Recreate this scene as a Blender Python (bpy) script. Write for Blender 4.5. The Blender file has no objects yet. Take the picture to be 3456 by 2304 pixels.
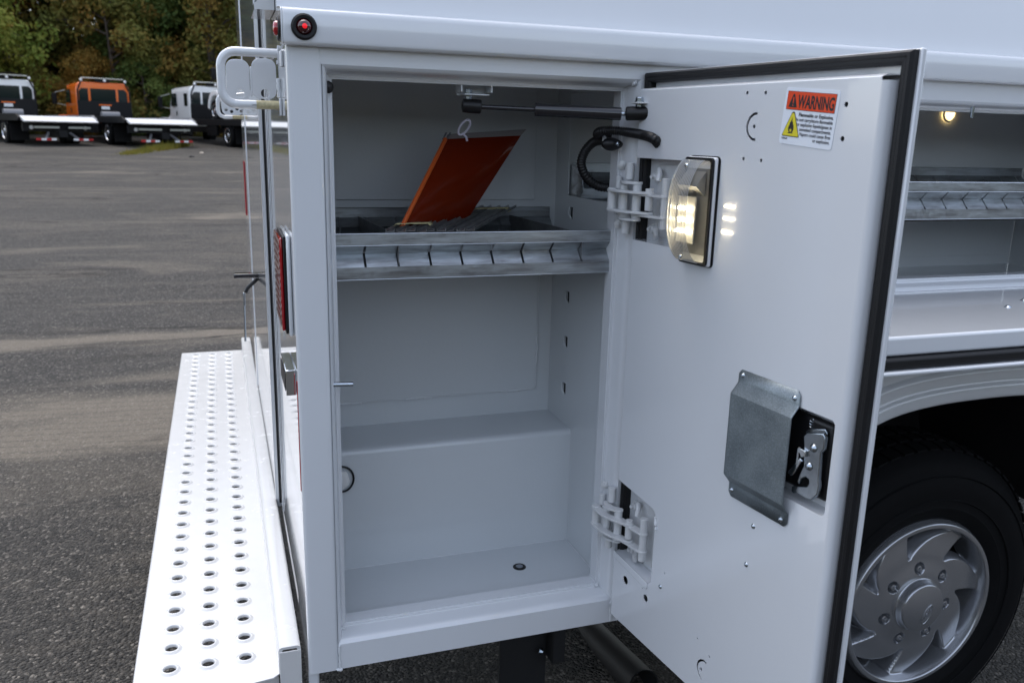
import bpy, bmesh, math, random
from mathutils import Vector, Matrix
from mathutils import noise as mnoise

random.seed(11)
rad = math.radians
sc = bpy.context.scene
COL = sc.collection

# ------------------------------------------------------------------ camera
CAM = Vector((-0.108, -1.4117, 0.9798))
FPX = 2855.0
def cam_matrix(yaw, pitch, roll):
    return (Matrix.Rotation(yaw, 3, 'Z') @ Matrix.Rotation(pitch, 3, 'X') @ Matrix.Rotation(roll, 3, 'Y'))
RC = cam_matrix(rad(-19.096), rad(-13.803), rad(-1.399))
cd = bpy.data.cameras.new('camera'); cam = bpy.data.objects.new('camera', cd); COL.objects.link(cam)
cd.sensor_width = 22.3; cd.lens = 22.3 * FPX / 3456.0
cd.clip_start = 0.02; cd.clip_end = 2000
cx, cy, cz = RC.col[0], RC.col[1], RC.col[2]
mw = Matrix((cx, cz, -cy)).transposed().to_4x4(); mw.translation = CAM
cam.matrix_world = mw
cd.dof.use_dof = True; cd.dof.focus_distance = 1.65; cd.dof.aperture_fstop = 4.5
sc.camera = cam
def ray(px, py):
    return RC @ Vector(((px - 1728) / FPX, 1.0, -(py - 1152) / FPX))
def at_y(px, py, y):
    r = ray(px, py); return CAM + r * ((y - CAM.y) / r.y)
def on_door(px, py, off):
    r = ray(px, py); return CAM + r * ((DN.dot(HINGE) + off - DN.dot(CAM)) / DN.dot(r))
def at_z(px, py, z):
    r = ray(px, py); return CAM + r * ((z - CAM.z) / r.z)

# ------------------------------------------------------------------ world, sun, exposure
SUN_EL, SUN_AZ = 68.0, 342.0      # azimuth clockwise from +Y
w = bpy.data.worlds.new('World'); sc.world = w; w.use_nodes = True
nt = w.node_tree; nt.nodes.clear()
sky = nt.nodes.new('ShaderNodeTexSky'); sky.sky_type = 'NISHITA'; sky.sun_disc = False
sky.sun_elevation = rad(SUN_EL); sky.sun_rotation = rad(SUN_AZ)
sky.air_density = 1.0; sky.dust_density = 2.0; sky.ozone_density = 1.0
hsv = nt.nodes.new('ShaderNodeHueSaturation'); hsv.inputs['Saturation'].default_value = 0.58
bg = nt.nodes.new('ShaderNodeBackground'); bg.inputs['Strength'].default_value = 0.15
wo = nt.nodes.new('ShaderNodeOutputWorld')
nt.links.new(sky.outputs[0], hsv.inputs['Color']); nt.links.new(hsv.outputs[0], bg.inputs[0]); nt.links.new(bg.outputs[0], wo.inputs[0])
sd = bpy.data.lights.new('sun', 'SUN'); sd.energy = 0.38; sd.angle = rad(40); sd.color = (1.0, 0.96, 0.9)
sun = bpy.data.objects.new('sun', sd); COL.objects.link(sun)
az = rad(SUN_AZ); el = rad(SUN_EL)
sdir = Vector((math.sin(az) * math.cos(el), math.cos(az) * math.cos(el), math.sin(el)))
sun.rotation_euler = sdir.to_track_quat('Z', 'Y').to_euler(); sun.location = (0, 0, 30)
sc.view_settings.view_transform = 'Standard'; sc.view_settings.look = 'None'
sc.view_settings.exposure = 1.32; sc.view_settings.gamma = 1.0
sc.render.film_transparent = False

# ------------------------------------------------------------------ materials
def pbsdf(name):
    m = bpy.data.materials.new(name); m.use_nodes = True
    return m, m.node_tree, m.node_tree.nodes['Principled BSDF']
def mat(name, col, rough=0.5, metal=0.0, coat=0.0, bump=0.0, bscale=200.0, var=0.0, vscale=6.0, emit=None, spec=None, rvar=0.0):
    m, t, b = pbsdf(name)
    b.inputs['Base Color'].default_value = (*col, 1); b.inputs['Roughness'].default_value = rough
    b.inputs['Metallic'].default_value = metal; b.inputs['Coat Weight'].default_value = coat
    b.inputs['Coat Roughness'].default_value = 0.04
    if spec is not None: b.inputs['Specular IOR Level'].default_value = spec
    tc = t.nodes.new('ShaderNodeTexCoord')
    if var > 0 or rvar > 0:
        n = t.nodes.new('ShaderNodeTexNoise'); n.inputs['Scale'].default_value = vscale; n.inputs['Detail'].default_value = 6
        n.inputs['Roughness'].default_value = 0.65
        t.links.new(tc.outputs['Object'], n.inputs['Vector'])
        if var > 0:
            r = t.nodes.new('ShaderNodeValToRGB')
            r.color_ramp.elements[0].position = 0.3; r.color_ramp.elements[1].position = 0.7
            r.color_ramp.elements[0].color = (*[c * (1 - var) for c in col], 1)
            r.color_ramp.elements[1].color = (*[min(1, c * (1 + var)) for c in col], 1)
            t.links.new(n.outputs['Fac'], r.inputs[0]); t.links.new(r.outputs[0], b.inputs['Base Color'])
        if rvar > 0:
            mr = t.nodes.new('ShaderNodeMapRange')
            mr.inputs['To Min'].default_value = max(0.02, rough - rvar); mr.inputs['To Max'].default_value = rough + rvar
            mr.inputs['From Min'].default_value = 0.3; mr.inputs['From Max'].default_value = 0.7
            t.links.new(n.outputs['Fac'], mr.inputs['Value']); t.links.new(mr.outputs[0], b.inputs['Roughness'])
    if bump > 0:
        n2 = t.nodes.new('ShaderNodeTexNoise'); n2.inputs['Scale'].default_value = bscale; n2.inputs['Detail'].default_value = 3
        t.links.new(tc.outputs['Object'], n2.inputs['Vector'])
        bp = t.nodes.new('ShaderNodeBump'); bp.inputs['Strength'].default_value = bump; bp.inputs['Distance'].default_value = 0.001
        t.links.new(n2.outputs['Fac'], bp.inputs['Height']); t.links.new(bp.outputs[0], b.inputs['Normal']); t.links.new(bp.outputs[0], b.inputs['Coat Normal'])
    if emit:
        b.inputs['Emission Color'].default_value = (*emit[0], 1); b.inputs['Emission Strength'].default_value = emit[1]
    return m

M_PAINT = mat('white_paint', (0.70, 0.72, 0.745), 0.20, coat=1.0, bump=0.10, bscale=22, var=0.012, vscale=3)
M_GLOSS = mat('gloss_white_paint', (0.62, 0.64, 0.66), 0.12, coat=1.0, bump=0.04, bscale=30, var=0.02)
M_DECK = mat('powder_coated_white', (0.66, 0.655, 0.645), 0.24, coat=0.4, bump=0.15, bscale=300, var=0.02, vscale=22, rvar=.05)
M_INT = mat('compartment_paint', (0.60, 0.63, 0.65), 0.28, coat=0.7, bump=0.25, bscale=160, var=0.008, vscale=3)
M_HINGE = mat('hinge_paint', (0.64, 0.65, 0.655), 0.3, coat=.5, bump=0.3, bscale=320, var=0.04, vscale=60)
M_WELD = mat('painted_weld', (0.70, 0.72, 0.74), 0.35, bump=0.8, bscale=260)
M_RUB = mat('black_rubber', (0.007, 0.007, 0.008), 0.5, bump=0.15, bscale=150, rvar=0.06, vscale=12, spec=.35)
M_BLK = mat('black_plastic', (0.007, 0.007, 0.008), 0.4, spec=.4)
M_STRUT = mat('strut_black', (0.012, 0.012, 0.016), 0.16, coat=0.6)
M_STEEL = mat('zinc_steel', (0.46, 0.51, 0.56), 0.22, metal=1.0, var=0.15, vscale=90)
M_CHROME = mat('polished_steel', (0.75, 0.78, 0.8), 0.1, metal=1.0)
M_CHASS = mat('chassis_black', (0.010, 0.010, 0.011), 0.6, bump=0.4, bscale=120)
M_TYRE = mat('tyre_rubber', (0.0055, 0.0055, 0.006), 0.75, bump=0.3, bscale=200, var=0.1, vscale=20, spec=0.12)
M_SILV = mat('silver_wheel_paint', (0.46, 0.47, 0.49), 0.24, metal=0.8, coat=0.3, bump=0.1, bscale=500)
M_MATTEBLK = mat('matte_black', (0.01, 0.01, 0.01), 0.9)  # near-black, among others the painted shade behind the liner slots
M_LETTER = mat('black_print', (0.012, 0.012, 0.014), 0.5)
M_ORPRINT = mat('orange_red_print', (0.72, 0.06, 0.008), 0.35)
M_YEL = mat('yellow_print', (0.72, 0.62, 0.03), 0.35)
M_STICK = mat('sticker_vinyl', (0.76, 0.80, 0.86), 0.35)
M_RED = mat('red_lens', (0.35, 0.004, 0.01), 0.08, coat=1.0)
M_DKRED = mat('dark_red_lens', (0.05, 0.002, 0.004), 0.06, coat=1.0)
M_REDC = mat('red_diode', (0.5, 0.005, 0.01), 0.2, emit=((1, 0.02, 0.03), 0.25))
M_TAPE = mat('masking_tape', (0.42, 0.38, 0.2), 0.7, bump=0.5, bscale=400)
M_STRIP = mat('galvanised_strip', (0.27, 0.275, 0.28), 0.35, metal=0.8, var=0.3, vscale=30)
M_LED = mat('led_emitter', (1, 0.9, 0.6), 0.4, emit=((1.0, 0.86, 0.60), 26.0))
M_LAMPREFL = mat('lamp_reflection_glow', (1, 0.9, 0.6), 0.4, emit=((1.0, 0.70, 0.30), 1.3))
M_BOARD = mat('circuit_board', (0.34, 0.33, 0.30), 0.5)
M_REFL = mat('reflector_lining', (0.22, 0.215, 0.20), 0.35)
M_TIE = mat('white_nylon', (0.72, 0.70, 0.85), 0.35)
M_RUST = mat('yellowed_lacquer', (0.50, 0.44, 0.26), 0.45, var=0.35, vscale=120)
M_NICKEL = mat('brass_nickel', (0.3, 0.28, 0.24), 0.3, metal=1.0)

def galv_material():
    m, t, b = pbsdf('galvanised_steel')
    b.inputs['Metallic'].default_value = 0.85
    tc = t.nodes.new('ShaderNodeTexCoord')
    mp = t.nodes.new('ShaderNodeMapping'); mp.inputs['Scale'].default_value = (9, 40, 70)
    n = t.nodes.new('ShaderNodeTexNoise'); n.inputs['Scale'].default_value = 1.0; n.inputs['Detail'].default_value = 7; n.inputs['Roughness'].default_value = .62
    n.inputs['Distortion'].default_value = 0.25
    t.links.new(tc.outputs['Object'], mp.inputs[0]); t.links.new(mp.outputs[0], n.inputs['Vector'])
    r = t.nodes.new('ShaderNodeValToRGB'); r.color_ramp.elements[0].position = .32; r.color_ramp.elements[1].position = .60
    r.color_ramp.elements[0].color = (.22, .225, .23, 1); r.color_ramp.elements[1].color = (.47, .51, .54, 1)
    t.links.new(n.outputs['Fac'], r.inputs[0]); t.links.new(r.outputs[0], b.inputs['Base Color'])
    v = t.nodes.new('ShaderNodeTexVoronoi'); v.inputs['Scale'].default_value = 160
    t.links.new(tc.outputs['Object'], v.inputs['Vector'])
    mr = t.nodes.new('ShaderNodeMapRange'); mr.inputs['To Min'].default_value = .28; mr.inputs['To Max'].default_value = .46
    t.links.new(v.outputs['Color'], mr.inputs['Value']); t.links.new(mr.outputs[0], b.inputs['Roughness'])
    return m
M_GALV = galv_material()

def plate_steel():
    m, t, b = pbsdf('grey_zinc_sheet')
    b.inputs['Metallic'].default_value = 0.6; b.inputs['Roughness'].default_value = .42
    tc = t.nodes.new('ShaderNodeTexCoord')
    v = t.nodes.new('ShaderNodeTexVoronoi'); v.inputs['Scale'].default_value = 420
    n = t.nodes.new('ShaderNodeTexNoise'); n.inputs['Scale'].default_value = 25; n.inputs['Detail'].default_value = 6
    t.links.new(tc.outputs['Object'], v.inputs['Vector']); t.links.new(tc.outputs['Object'], n.inputs['Vector'])
    mx = t.nodes.new('ShaderNodeMix'); mx.data_type = 'FLOAT'; mx.inputs[0].default_value = .35
    t.links.new(n.outputs['Fac'], mx.inputs[2]); t.links.new(v.outputs['Distance'], mx.inputs[3])
    r = t.nodes.new('ShaderNodeValToRGB'); r.color_ramp.elements[0].position = .25; r.color_ramp.elements[1].position = .65
    r.color_ramp.elements[0].color = (.14, .165, .18, 1); r.color_ramp.elements[1].color = (.27, .31, .33, 1)
    t.links.new(mx.outputs[0], r.inputs[0]); t.links.new(r.outputs[0], b.inputs['Base Color'])
    return m
M_SHEET = plate_steel()

def lens_material():
    m = bpy.data.materials.new('clear_lens'); m.use_nodes = True; t = m.node_tree; t.nodes.clear()
    o = t.nodes.new('ShaderNodeOutputMaterial'); mx = t.nodes.new('ShaderNodeMixShader')
    tr = t.nodes.new('ShaderNodeBsdfTransparent'); tr.inputs[0].default_value = (.9, .9, .89, 1)
    gl = t.nodes.new('ShaderNodeBsdfGlossy'); gl.inputs['Roughness'].default_value = .04
    fr = t.nodes.new('ShaderNodeLayerWeight'); fr.inputs['Blend'].default_value = .3
    t.links.new(fr.outputs['Fresnel'], mx.inputs[0]); t.links.new(tr.outputs[0], mx.inputs[1]); t.links.new(gl.outputs[0], mx.inputs[2])
    t.links.new(mx.outputs[0], o.inputs[0]); return m
M_LENS = lens_material()

def tint_material(name, col, blend=.3, rough=.08, dens=.6):
    m = bpy.data.materials.new(name); m.use_nodes = True; t = m.node_tree; t.nodes.clear()
    o = t.nodes.new('ShaderNodeOutputMaterial'); mx = t.nodes.new('ShaderNodeMixShader'); m2 = t.nodes.new('ShaderNodeMixShader')
    tr = t.nodes.new('ShaderNodeBsdfTransparent'); tr.inputs[0].default_value = (*col, 1)
    df = t.nodes.new('ShaderNodeBsdfDiffuse'); df.inputs[0].default_value = (*col, 1)
    gl = t.nodes.new('ShaderNodeBsdfGlossy'); gl.inputs['Roughness'].default_value = rough
    fr = t.nodes.new('ShaderNodeLayerWeight'); fr.inputs['Blend'].default_value = blend
    m2.inputs[0].default_value = dens
    t.links.new(tr.outputs[0], m2.inputs[1]); t.links.new(df.outputs[0], m2.inputs[2])
    t.links.new(fr.outputs['Fresnel'], mx.inputs[0]); t.links.new(m2.outputs[0], mx.inputs[1]); t.links.new(gl.outputs[0], mx.inputs[2])
    t.links.new(mx.outputs[0], o.inputs[0]); return m
M_POUCH = tint_material('orange_vinyl', (0.30, 0.032, 0.007), .22, .14, .34)
M_CLEARV = tint_material('clear_vinyl', (0.5, 0.45, 0.45), .25, .12, .15)
M_GLASSDK = mat('dark_window_glass', (0.008, 0.016, 0.017), 0.08, spec=.35)

# ------------------------------------------------------------------ mesh helpers
class MB:
    def __init__(s): s.v = []; s.f = []
    def add(s, vs, fs):
        o = len(s.v); s.v += [tuple(v) for v in vs]; s.f += [tuple(i + o for i in f) for f in fs]; return s
    def box(s, x0, x1, y0, y1, z0, z1, M=None):
        vs = [Vector((x, y, z)) for x in (x0, x1) for y in (y0, y1) for z in (z0, z1)]
        if M: vs = [M @ v for v in vs]
        return s.add(vs, [(0, 1, 3, 2), (4, 6, 7, 5), (0, 4, 5, 1), (2, 3, 7, 6), (0, 2, 6, 4), (1, 5, 7, 3)])
    def quad(s, a, b, c, d): return s.add([a, b, c, d], [(0, 1, 2, 3)])
    def prism(s, poly, P0, P1):
        """poly: 2D points; P0,P1 functions mapping (u,v)->3D for the two ends"""
        n = len(poly); vs = [P0(u, v) for u, v in poly] + [P1(u, v) for u, v in poly]
        fs = [tuple(range(n)), tuple(range(2 * n - 1, n - 1, -1))] + [(i, i + n, (i + 1) % n + n, (i + 1) % n) for i in range(n)]
        return s.add(vs, fs)
    def tube(s, pts, r, n=12, caps=True, radii=None):
        pts = [Vector(p) for p in pts]; N = len(pts)
        t0 = (pts[1] - pts[0]).normalized()
        up = Vector((0, 0, 1)) if abs(t0.z) < .9 else Vector((1, 0, 0))
        u = t0.cross(up).normalized(); vs = []
        for i, p in enumerate(pts):
            a = pts[max(0, i - 1)]; b = pts[min(N - 1, i + 1)]; t = (b - a).normalized()
            u = (u - t * u.dot(t)).normalized(); v = t.cross(u)
            rr = radii[i] if radii else r
            for k in range(n):
                an = 2 * math.pi * k / n; vs.append(p + (u * math.cos(an) + v * math.sin(an)) * rr)
        fs = [(i * n + k, i * n + (k + 1) % n, (i + 1) * n + (k + 1) % n, (i + 1) * n + k) for i in range(N - 1) for k in range(n)]
        if caps: fs += [tuple(range(n - 1, -1, -1)), tuple(range((N - 1) * n, N * n))]
        return s.add(vs, fs)
    def cyl(s, p0, p1, r, n=16): return s.tube([p0, p1], r, n)
    def lathe(s, prof, c, ax, n=32, caps=False):
        """prof: (radius, height along ax)"""
        c = Vector(c); ax = Vector(ax).normalized(); up = Vector((0, 0, 1)) if abs(ax.z) < .9 else Vector((1, 0, 0))
        u = ax.cross(up).normalized(); v = ax.cross(u); vs = []
        for r, h in prof:
            for k in range(n):
                an = 2 * math.pi * k / n; vs.append(c + ax * h + (u * math.cos(an) + v * math.sin(an)) * r)
        m = len(prof)
        fs = [(i * n + k, (i + 1) * n + k, (i + 1) * n + (k + 1) % n, i * n + (k + 1) % n) for i in range(m - 1) for k in range(n)]
        if caps: fs += [tuple(range(n)), tuple(range(m * n - 1, (m - 1) * n - 1, -1))]
        return s.add(vs, fs)
    def mesh(s, name='m'):
        me = bpy.data.meshes.new(name); me.from_pydata(s.v, [], s.f); me.validate()
        bm = bmesh.new(); bm.from_mesh(me); bmesh.ops.recalc_face_normals(bm, faces=bm.faces); bm.to_mesh(me); bm.free()
        return me
WP = {}
def wpos(p): return WP.get(p, Vector((0, 0, 0))) if p else Vector((0, 0, 0))
def root(name, label, cat, loc=(0, 0, 0), group=None):
    o = bpy.data.objects.new(name, None); COL.objects.link(o); o.empty_display_size = .1
    o.location = loc; WP[o] = Vector(loc); o['label'] = label; o['category'] = cat
    if group: o['group'] = group
    return o
def obj(name, me, m, parent=None, label=None, cat=None, group=None, kind=None, bevel=0, angle=35, segs=2, smooth=True):
    if isinstance(me, MB): me = me.mesh(name)
    me.name = name
    if smooth and len(me.polygons):
        me.polygons.foreach_set('use_smooth', [True] * len(me.polygons)); me.set_sharp_from_angle(angle=rad(angle))
    co = [v.co for v in me.vertices]
    if kind in ('structure', 'stuff') and not parent: c = Vector((0, 0, 0))
    else:
        c = Vector(((min(v.x for v in co) + max(v.x for v in co)) / 2, (min(v.y for v in co) + max(v.y for v in co)) / 2, (min(v.z for v in co) + max(v.z for v in co)) / 2))
        if not parent: c.z = min(v.z for v in co)
        me.transform(Matrix.Translation(-c))
    o = bpy.data.objects.new(name, me); COL.objects.link(o); WP[o] = c.copy()
    for mm in (m if isinstance(m, (list, tuple)) else [m]): me.materials.append(mm)
    if parent: o.parent = parent
    o.location = c - wpos(parent)
    if bevel:
        b = o.modifiers.new('bevel', 'BEVEL'); b.width = bevel; b.segments = segs; b.limit_method = 'ANGLE'; b.angle_limit = rad(40)
    if label: o['label'] = label
    if cat: o['category'] = cat
    if group: o['group'] = group
    if kind: o['kind'] = kind
    return o
def twin(o, parent=None, delta=(0, 0, 0)):
    """copy of one part (shares its mesh)"""
    c = o.copy(); COL.objects.link(c); c.parent = parent if parent else o.parent
    c.location = o.location + Vector(delta); return c
def copy_tree(o, parent=None):
    c = o.copy(); COL.objects.link(c)
    if parent: c.parent = parent
    for ch in list(o.children): copy_tree(ch, c)
    return c
def basis(o, u, v, w):
    M = Matrix((Vector(u), Vector(v), Vector(w))).transposed().to_4x4(); M.translation = Vector(o); return M
SIDE = basis((0, 0, 0), (1, 0, 0), (0, 0, 1), (0, -1, 0))       # u=x, v=z, w toward the viewer's side
TOP = Matrix.Identity(4)
HINGE = Vector((0.631, 0, 0)); DA = 0.124
DD = Vector((math.sin(DA), -math.cos(DA), 0)); DN = Vector((DD.y, -DD.x, 0))
DOOR = basis(HINGE, DD, (0, 0, 1), DN)                           # u along door, v=z, w toward its inner face
def dp(t, z, off): return HINGE + DD * t + DN * off + Vector((0, 0, z))
def flat(outline, holes, th, M, w0=0.0, bev=0.0, bres=2):
    """sheet with holes: outline / holes are 2D loops, thickness th centred on w0"""
    c = bpy.data.curves.new('c', 'CURVE'); c.dimensions = '2D'; c.fill_mode = 'BOTH'
    c.extrude = max(0.0, th / 2 - bev); c.bevel_depth = bev; c.bevel_resolution = bres
    if bev: c.offset = -bev
    for L in [outline] + list(holes):
        s = c.splines.new('POLY'); s.points.add(len(L) - 1)
        for i, (u, v) in enumerate(L): s.points[i].co = (u, v, 0, 1)
        s.use_cyclic_u = True
    o = bpy.data.objects.new('c', c); COL.objects.link(o)
    dg = bpy.context.evaluated_depsgraph_get(); me = bpy.data.meshes.new_from_object(o.evaluated_get(dg))
    bpy.data.objects.remove(o); bpy.data.curves.remove(c)
    me.materials.clear()
    me.transform(M @ Matrix.Translation((0, 0, w0)))
    return me
def text(body, size, M, ext=0.0001, bold=0.0, align='LEFT', sx=1.0, shear=0.0):
    c = bpy.data.curves.new('t', 'FONT'); c.body = body; c.size = size; c.extrude = ext; c.offset = bold; c.align_x = align; c.shear = shear
    c.resolution_u = 3
    o = bpy.data.objects.new('t', c); COL.objects.link(o)
    dg = bpy.context.evaluated_depsgraph_get(); me = bpy.data.meshes.new_from_object(o.evaluated_get(dg))
    bpy.data.objects.remove(o); bpy.data.curves.remove(c); me.materials.clear()
    me.transform(M @ Matrix.Diagonal((sx, 1, 1, 1))); return me
def join(meshes):
    bm = bmesh.new()
    for m in meshes: bm.from_mesh(m)
    r = bpy.data.meshes.new('j'); bm.to_mesh(r); bm.free(); return r
def rrect(u0, u1, v0, v1, r=0.01, n=5):
    out = []
    for cu, cv, a0 in ((u1 - r, v1 - r, 0), (u0 + r, v1 - r, 90), (u0 + r, v0 + r, 180), (u1 - r, v0 + r, 270)):
        for i in range(n + 1):
            a = rad(a0 + 90 * i / n); out.append((cu + r * math.cos(a), cv + r * math.sin(a)))
    return out
def circ(u, v, r, n=14): return [(u + r * math.cos(2 * math.pi * i / n), v + r * math.sin(2 * math.pi * i / n)) for i in range(n)]
def arc_pts(c, r, a0, a1, n): return [(c[0] + r * math.cos(rad(a0 + (a1 - a0) * i / n)), c[1] + r * math.sin(rad(a0 + (a1 - a0) * i / n))) for i in range(n + 1)]
def smooth_path(pts, sub=6):
    P = [Vector(p) for p in pts]; P = [P[0] * 2 - P[1]] + P + [P[-1] * 2 - P[-2]]; out = []
    for i in range(1, len(P) - 2):
        for k in range(sub):
            t = k / sub; a, b, c, d = P[i - 1], P[i], P[i + 1], P[i + 2]
            out.append(.5 * ((2 * b) + (c - a) * t + (2 * a - 5 * b + 4 * c - d) * t * t + (3 * b - a - 3 * c + d) * t ** 3))
    out.append(P[-2]); return out
def weld(p0, p1, r=.003, step=.004):
    p0 = Vector(p0); p1 = Vector(p1); L = (p1 - p0).length; n = max(3, int(L / step))
    pts = [p0.lerp(p1, i / n) + Vector([random.uniform(-.3, .3) * r for _ in range(3)]) for i in range(n + 1)]
    return MB().tube(pts, r, 7, radii=[r * random.uniform(.7, 1.25) for _ in pts])

# ------------------------------------------------------------------ ground
def gz(y): return -0.55 + max(0.0, y - 1.0) * 0.0225
def ground_material():
    m, t, b = pbsdf('asphalt'); N = t.nodes; L = t.links
    tc = N.new('ShaderNodeTexCoord')
    def noise(scale, detail=6, rough=.6, vec=None, dist=0):
        n = N.new('ShaderNodeTexNoise'); n.inputs['Scale'].default_value = scale; n.inputs['Detail'].default_value = detail
        n.inputs['Roughness'].default_value = rough; n.inputs['Distortion'].default_value = dist
        L.new(vec or tc.outputs['Object'], n.inputs['Vector']); return n.outputs['Fac']
    def ramp(src, p0, p1, c0=(0, 0, 0), c1=(1, 1, 1)):
        r = N.new('ShaderNodeValToRGB'); r.color_ramp.elements[0].position = p0; r.color_ramp.elements[1].position = p1
        r.color_ramp.elements[0].color = (*c0, 1); r.color_ramp.elements[1].color = (*c1, 1); L.new(src, r.inputs[0]); return r.outputs[0]
    def math_(op, a, b_=None, c=None):
        n = N.new('ShaderNodeMath'); n.operation = op
        for i, x in enumerate((a, b_, c)):
            if x is None: continue
            if isinstance(x, (int, float)): n.inputs[i].default_value = x
            else: L.new(x, n.inputs[i])
        return n.outputs[0]
    def mix(f, a, c):
        n = N.new('ShaderNodeMix'); n.data_type = 'RGBA'; L.new(f, n.inputs[0])
        for x, i in ((a, 6), (c, 7)):
            if isinstance(x, tuple): n.inputs[i].default_value = (*x, 1)
            else: L.new(x, n.inputs[i])
        return n.outputs[2]
    # aggregate
    v = N.new('ShaderNodeTexVoronoi'); v.inputs['Scale'].default_value = 105; L.new(tc.outputs['Object'], v.inputs['Vector'])
    vs = N.new('ShaderNodeSeparateColor'); L.new(v.outputs['Color'], vs.inputs[0])
    ar = N.new('ShaderNodeValToRGB'); L.new(vs.outputs[0], ar.inputs[0]); e_ = ar.color_ramp.elements
    e_[0].position = 0; e_[0].color = (.013, .012, .011, 1); e_[1].position = 1; e_[1].color = (.34, .305, .26, 1)
    for p_, c_ in ((.45, (.044, .040, .035)), (.80, (.090, .081, .069)), (.93, (.15, .133, .113))): q_ = e_.new(p_); q_.color = (*c_, 1)
    agg = ar.outputs[0]
    fine = ramp(noise(60, 4, .7), .35, .65, (.031, .028, .0245), (.076, .069, .060))
    base = N.new('ShaderNodeMix'); base.data_type = 'RGBA'; base.inputs[0].default_value = .30; L.new(agg, base.inputs[6]); L.new(fine, base.inputs[7])
    big = noise(.45, 5, .6)
    bcol = mix(ramp(big, .35, .7), base.outputs[2], (.088, .081, .072))
    bcol2 = N.new('ShaderNodeMix'); bcol2.data_type = 'RGBA'; bcol2.inputs[0].default_value = .30; L.new(base.outputs[2], bcol2.inputs[6]); L.new(bcol, bcol2.inputs[7])
    # dust bands lying along x at given distances, with wavering edges
    sx = N.new('ShaderNodeSeparateXYZ'); L.new(tc.outputs['Object'], sx.inputs[0])
    mp = N.new('ShaderNodeMapping'); mp.inputs['Scale'].default_value = (.28, 1.3, 1); L.new(tc.outputs['Object'], mp.inputs[0])
    wob = noise(1.0, 5, .6, mp.outputs[0], .4)
    yy = math_('ADD', sx.outputs[1], math_('MULTIPLY', math_('SUBTRACT', wob, .5), 2.6))
    yy = math_('SUBTRACT', yy, math_('MULTIPLY', sx.outputs[0], .13))
    def band(c, wd):
        d = math_('DIVIDE', math_('ABSOLUTE', math_('SUBTRACT', yy, c)), wd)
        return math_('MAXIMUM', math_('SUBTRACT', 1.0, d), 0.0)
    bands = math_('MAXIMUM', band(3.2, .6), band(5.0, .5))
    mpb = N.new('ShaderNodeMapping'); mpb.inputs['Scale'].default_value = (.22, .30, 1); L.new(tc.outputs['Object'], mpb.inputs[0])
    patch = ramp(noise(1.0, 4, .6, mpb.outputs[0], .5), .44, .60)
    far = band(8.9, .6)
    for c, wd in ((11.9, .5), (15.5, .6), (20.5, .7)): far = math_('MAXIMUM', far, band(c, wd))
    bands = math_('MAXIMUM', bands, math_('MULTIPLY', far, patch))
    mp2 = N.new('ShaderNodeMapping'); mp2.inputs['Scale'].default_value = (.30, .85, 1); L.new(tc.outputs['Object'], mp2.inputs[0])
    streak = math_('MAXIMUM', ramp(noise(1.0, 8, .72, mp2.outputs[0], 1.2), .50, .66), math_('MULTIPLY', ramp(noise(2.3, 8, .75, mp2.outputs[0], .6), .54, .70), .8))
    grit = ramp(noise(130, 3, .7), .25, .6)
    dust = math_('MULTIPLY', math_('MAXIMUM', math_('MULTIPLY', ramp(bands, .05, .75), .70), math_('MULTIPLY', streak, .42)), math_('ADD', math_('MULTIPLY', grit, .55), .45))
    # fine tyre lines in the near dust band
    wv = N.new('ShaderNodeTexWave'); wv.wave_type = 'BANDS'; wv.bands_direction = 'Y'; wv.inputs['Scale'].default_value = 4.2; wv.inputs['Distortion'].default_value = 2.2; wv.inputs['Detail'].default_value = 3
    mp3 = N.new('ShaderNodeMapping'); mp3.inputs['Rotation'].default_value = (0, 0, .09); L.new(tc.outputs['Object'], mp3.inputs[0]); L.new(mp3.outputs[0], wv.inputs['Vector'])
    lines = math_('MULTIPLY', ramp(wv.outputs['Fac'], .0, .12), 1.0)
    nb = band(3.15, .38); inband = ramp(nb, .15, .5)
    dust = math_('MULTIPLY', dust, math_('SUBTRACT', 1.0, math_('MULTIPLY', math_('SUBTRACT', 1.0, lines), math_('MULTIPLY', inband, .35))))
    col = mix(dust, bcol2.outputs[2], (.225, .19, .145))
    # dark damp cracks
    mp4 = N.new('ShaderNodeMapping'); mp4.inputs['Scale'].default_value = (.10, .55, 1); L.new(tc.outputs['Object'], mp4.inputs[0])
    cr = math_('ABSOLUTE', math_('SUBTRACT', noise(1.0, 6, .6, mp4.outputs[0], .6), .5))
    crack = math_('MULTIPLY', math_('SUBTRACT', 1.0, ramp(cr, .0, .012)), ramp(noise(.35, 3), .44, .56))
    col = mix(crack, col, (.018, .014, .010))
    L.new(col, b.inputs['Base Color']); b.inputs['Roughness'].default_value = .82; b.inputs['Specular IOR Level'].default_value = .35
    bp = N.new('ShaderNodeBump'); bp.inputs['Strength'].default_value = 1.0; bp.inputs['Distance'].default_value = .016
    hh = math_('ADD', math_('MULTIPLY', v.outputs['Distance'], -1.0), math_('MULTIPLY', noise(70, 4, .7), .5))
    hh = math_('MULTIPLY', hh, math_('SUBTRACT', 1.0, math_('MULTIPLY', dust, .75)))
    L.new(hh, bp.inputs['Height']); L.new(bp.outputs[0], b.inputs['Normal'])
    return m
ys = [-400, -60, -20, -8, -3, 0, 1, 3, 6, 10, 20, 30, 45, 70, 120, 500]
xs = [-500, -100, -30, -10, -4, 0, 4, 10, 30, 100, 500]
g = MB()
vs = [Vector((x, y, gz(min(y, 90)))) for y in ys for x in xs]
g.add(vs, [(j * len(xs) + i, j * len(xs) + i + 1, (j + 1) * len(xs) + i + 1, (j + 1) * len(xs) + i) for j in range(len(ys) - 1) for i in range(len(xs) - 1)])
obj('ground', g, ground_material(), kind='structure')

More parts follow.
